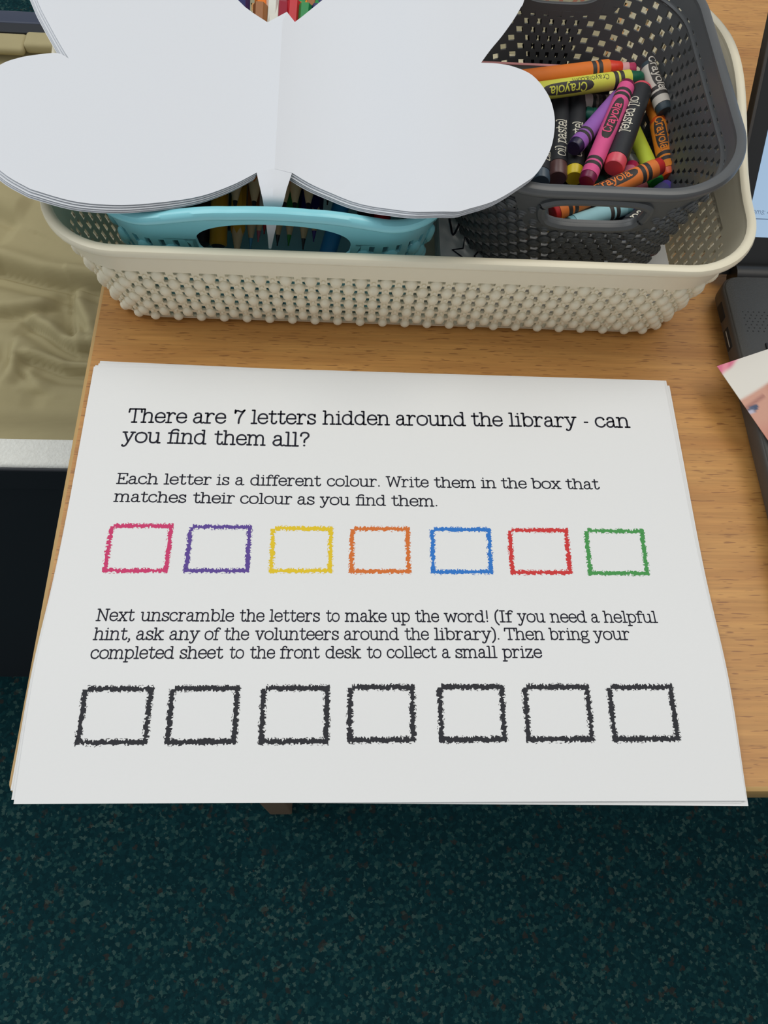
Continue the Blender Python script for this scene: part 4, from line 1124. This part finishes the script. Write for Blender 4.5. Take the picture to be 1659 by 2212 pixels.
disp = mb.build('display', M['screen'], lap, LO, smooth=False)
mb = MB(); V, F = text_polys('ems: 465', .11, False)
xh = .00185; mb.add([scr(.3556 + p.x*xh*.9, .0224 + p.y*xh, .0005) for p in V], F)
mb.add([scr(.3540, .0198, .0005), scr(.666, .0198, .0005), scr(.666, .0202, .0005), scr(.3540, .0202, .0005)], [(0,1,2,3)])
mb.build('screen_text', mat('screen_print', rgb(74, 92, 128), .5), disp, LO, smooth=False)

# ------------------------------------------------------------------ printed photo lying on the laptop
pa = Vector((.3246, .2055)); pz = .0185
pu = Vector((.3545 - .3246, .2173 - .2055)).normalized(); pv = Vector((pu.y, -pu.x))
NW, NH = 90, 130; PW, PH = .100, .150
def mixc(a, b, t): t = max(0, min(1, t)); t = t*t*(3 - 2*t); return tuple(x + (y - x)*t for x, y in zip(a, b))
c_white, c_skin, c_skin2, c_pink = lin((.87, .85, .81)), lin((.80, .60, .52)), lin((.78, .53, .46)), lin((.90, .55, .62))
c_eye, c_brow, c_ew, c_dark, c_bg = lin((.27, .32, .42)), lin((.62, .42, .38)), lin((.72, .70, .76)), lin((.30, .28, .32)), lin((.82, .80, .76))
def photo_col(u, v):
    # u, v in metres from the corner, u along the top edge, v down the left edge
    hem = .0235 - .20*u - .5*max(0, u - .02)*0
    edge = .0220 - .16*u - 2.2*u*u
    c = c_white
    k = u*.42 + v
    pb = k - .0052 + .0004*math.sin(u*500 + 1)
    c = mixc(mixc(c_pink, lin((.84, .44, .55)), .5 + .5*math.sin(u*900 + v*700)), c, (pb + .0012)/.003)
    t = (v - edge)/.0022 + .5
    sk = mixc(c_skin, c_skin2, (v - .034)/.012)
    sk = mixc(sk, lin((.70, .42, .34)), math.exp(-((u - .020)/.004)**2 - ((v - .036)/.02)**2)*.75)
    ex, ey = (u - .0030)/.0036, (v - .0288 + .25*(u - .0030))/.0018
    q = ex*ex + ey*ey
    bx = abs(v - .0262 + .25*(u - .004)); sk = mixc(sk, c_brow, (1 - bx/.0022)*.8 if u < .013 else 0)
    if q < 1.6:
        ec = mixc(c_ew, c_eye, ((u - .0026)/.0024 + .35))
        if ey < -.1: ec = mixc(ec, c_eye, .8)
        sk = mixc(ec, sk, (q - .75)/.7)
    sk = mixc(sk, c_dark, (v - .0455 - .1*u)/.006)
    return mixc(c, sk, t)
mb = MB(); V = []
for j in range(NH + 1):
    for i in range(NW + 1):
        u = PW*(i/NW)**1.5; v = PH*(j/NH)**1.6
        q = pa + pu*u + pv*v
        V.append((q.x, q.y, pz + .0006*math.sin(math.pi*min(1, u/.1))*0))
nw = NW + 1
F = [(j*nw+i, (j+1)*nw+i, (j+1)*nw+i+1, j*nw+i+1) for j in range(NH) for i in range(NW)]
mb.add(V, F)
m = mat('photo_print', (.8, .8, .8, 1), .4, .4); nt = m.node_tree
va = nt.nodes.new('ShaderNodeVertexColor'); va.layer_name = 'print'
nt.links.new(va.outputs['Color'], nt.nodes['Principled BSDF'].inputs['Base Color'])
ph = mb.build('photo_print', [m, M['paper']], origin=(.36, .17, pz), smooth=False)
ca = ph.data.color_attributes.new('print', 'FLOAT_COLOR', 'POINT')
for j in range(NH + 1):
    for i in range(NW + 1):
        ca.data[j*nw+i].color = photo_col(PW*(i/NW)**1.5, PH*(j/NH)**1.6) + (1,)
sol = ph.modifiers.new('card_thickness', 'SOLIDIFY'); sol.thickness = .0003; sol.offset = -1
tag(ph, 'printed photo of a face under a white hat, lying over the corner of the laptop', 'photo')
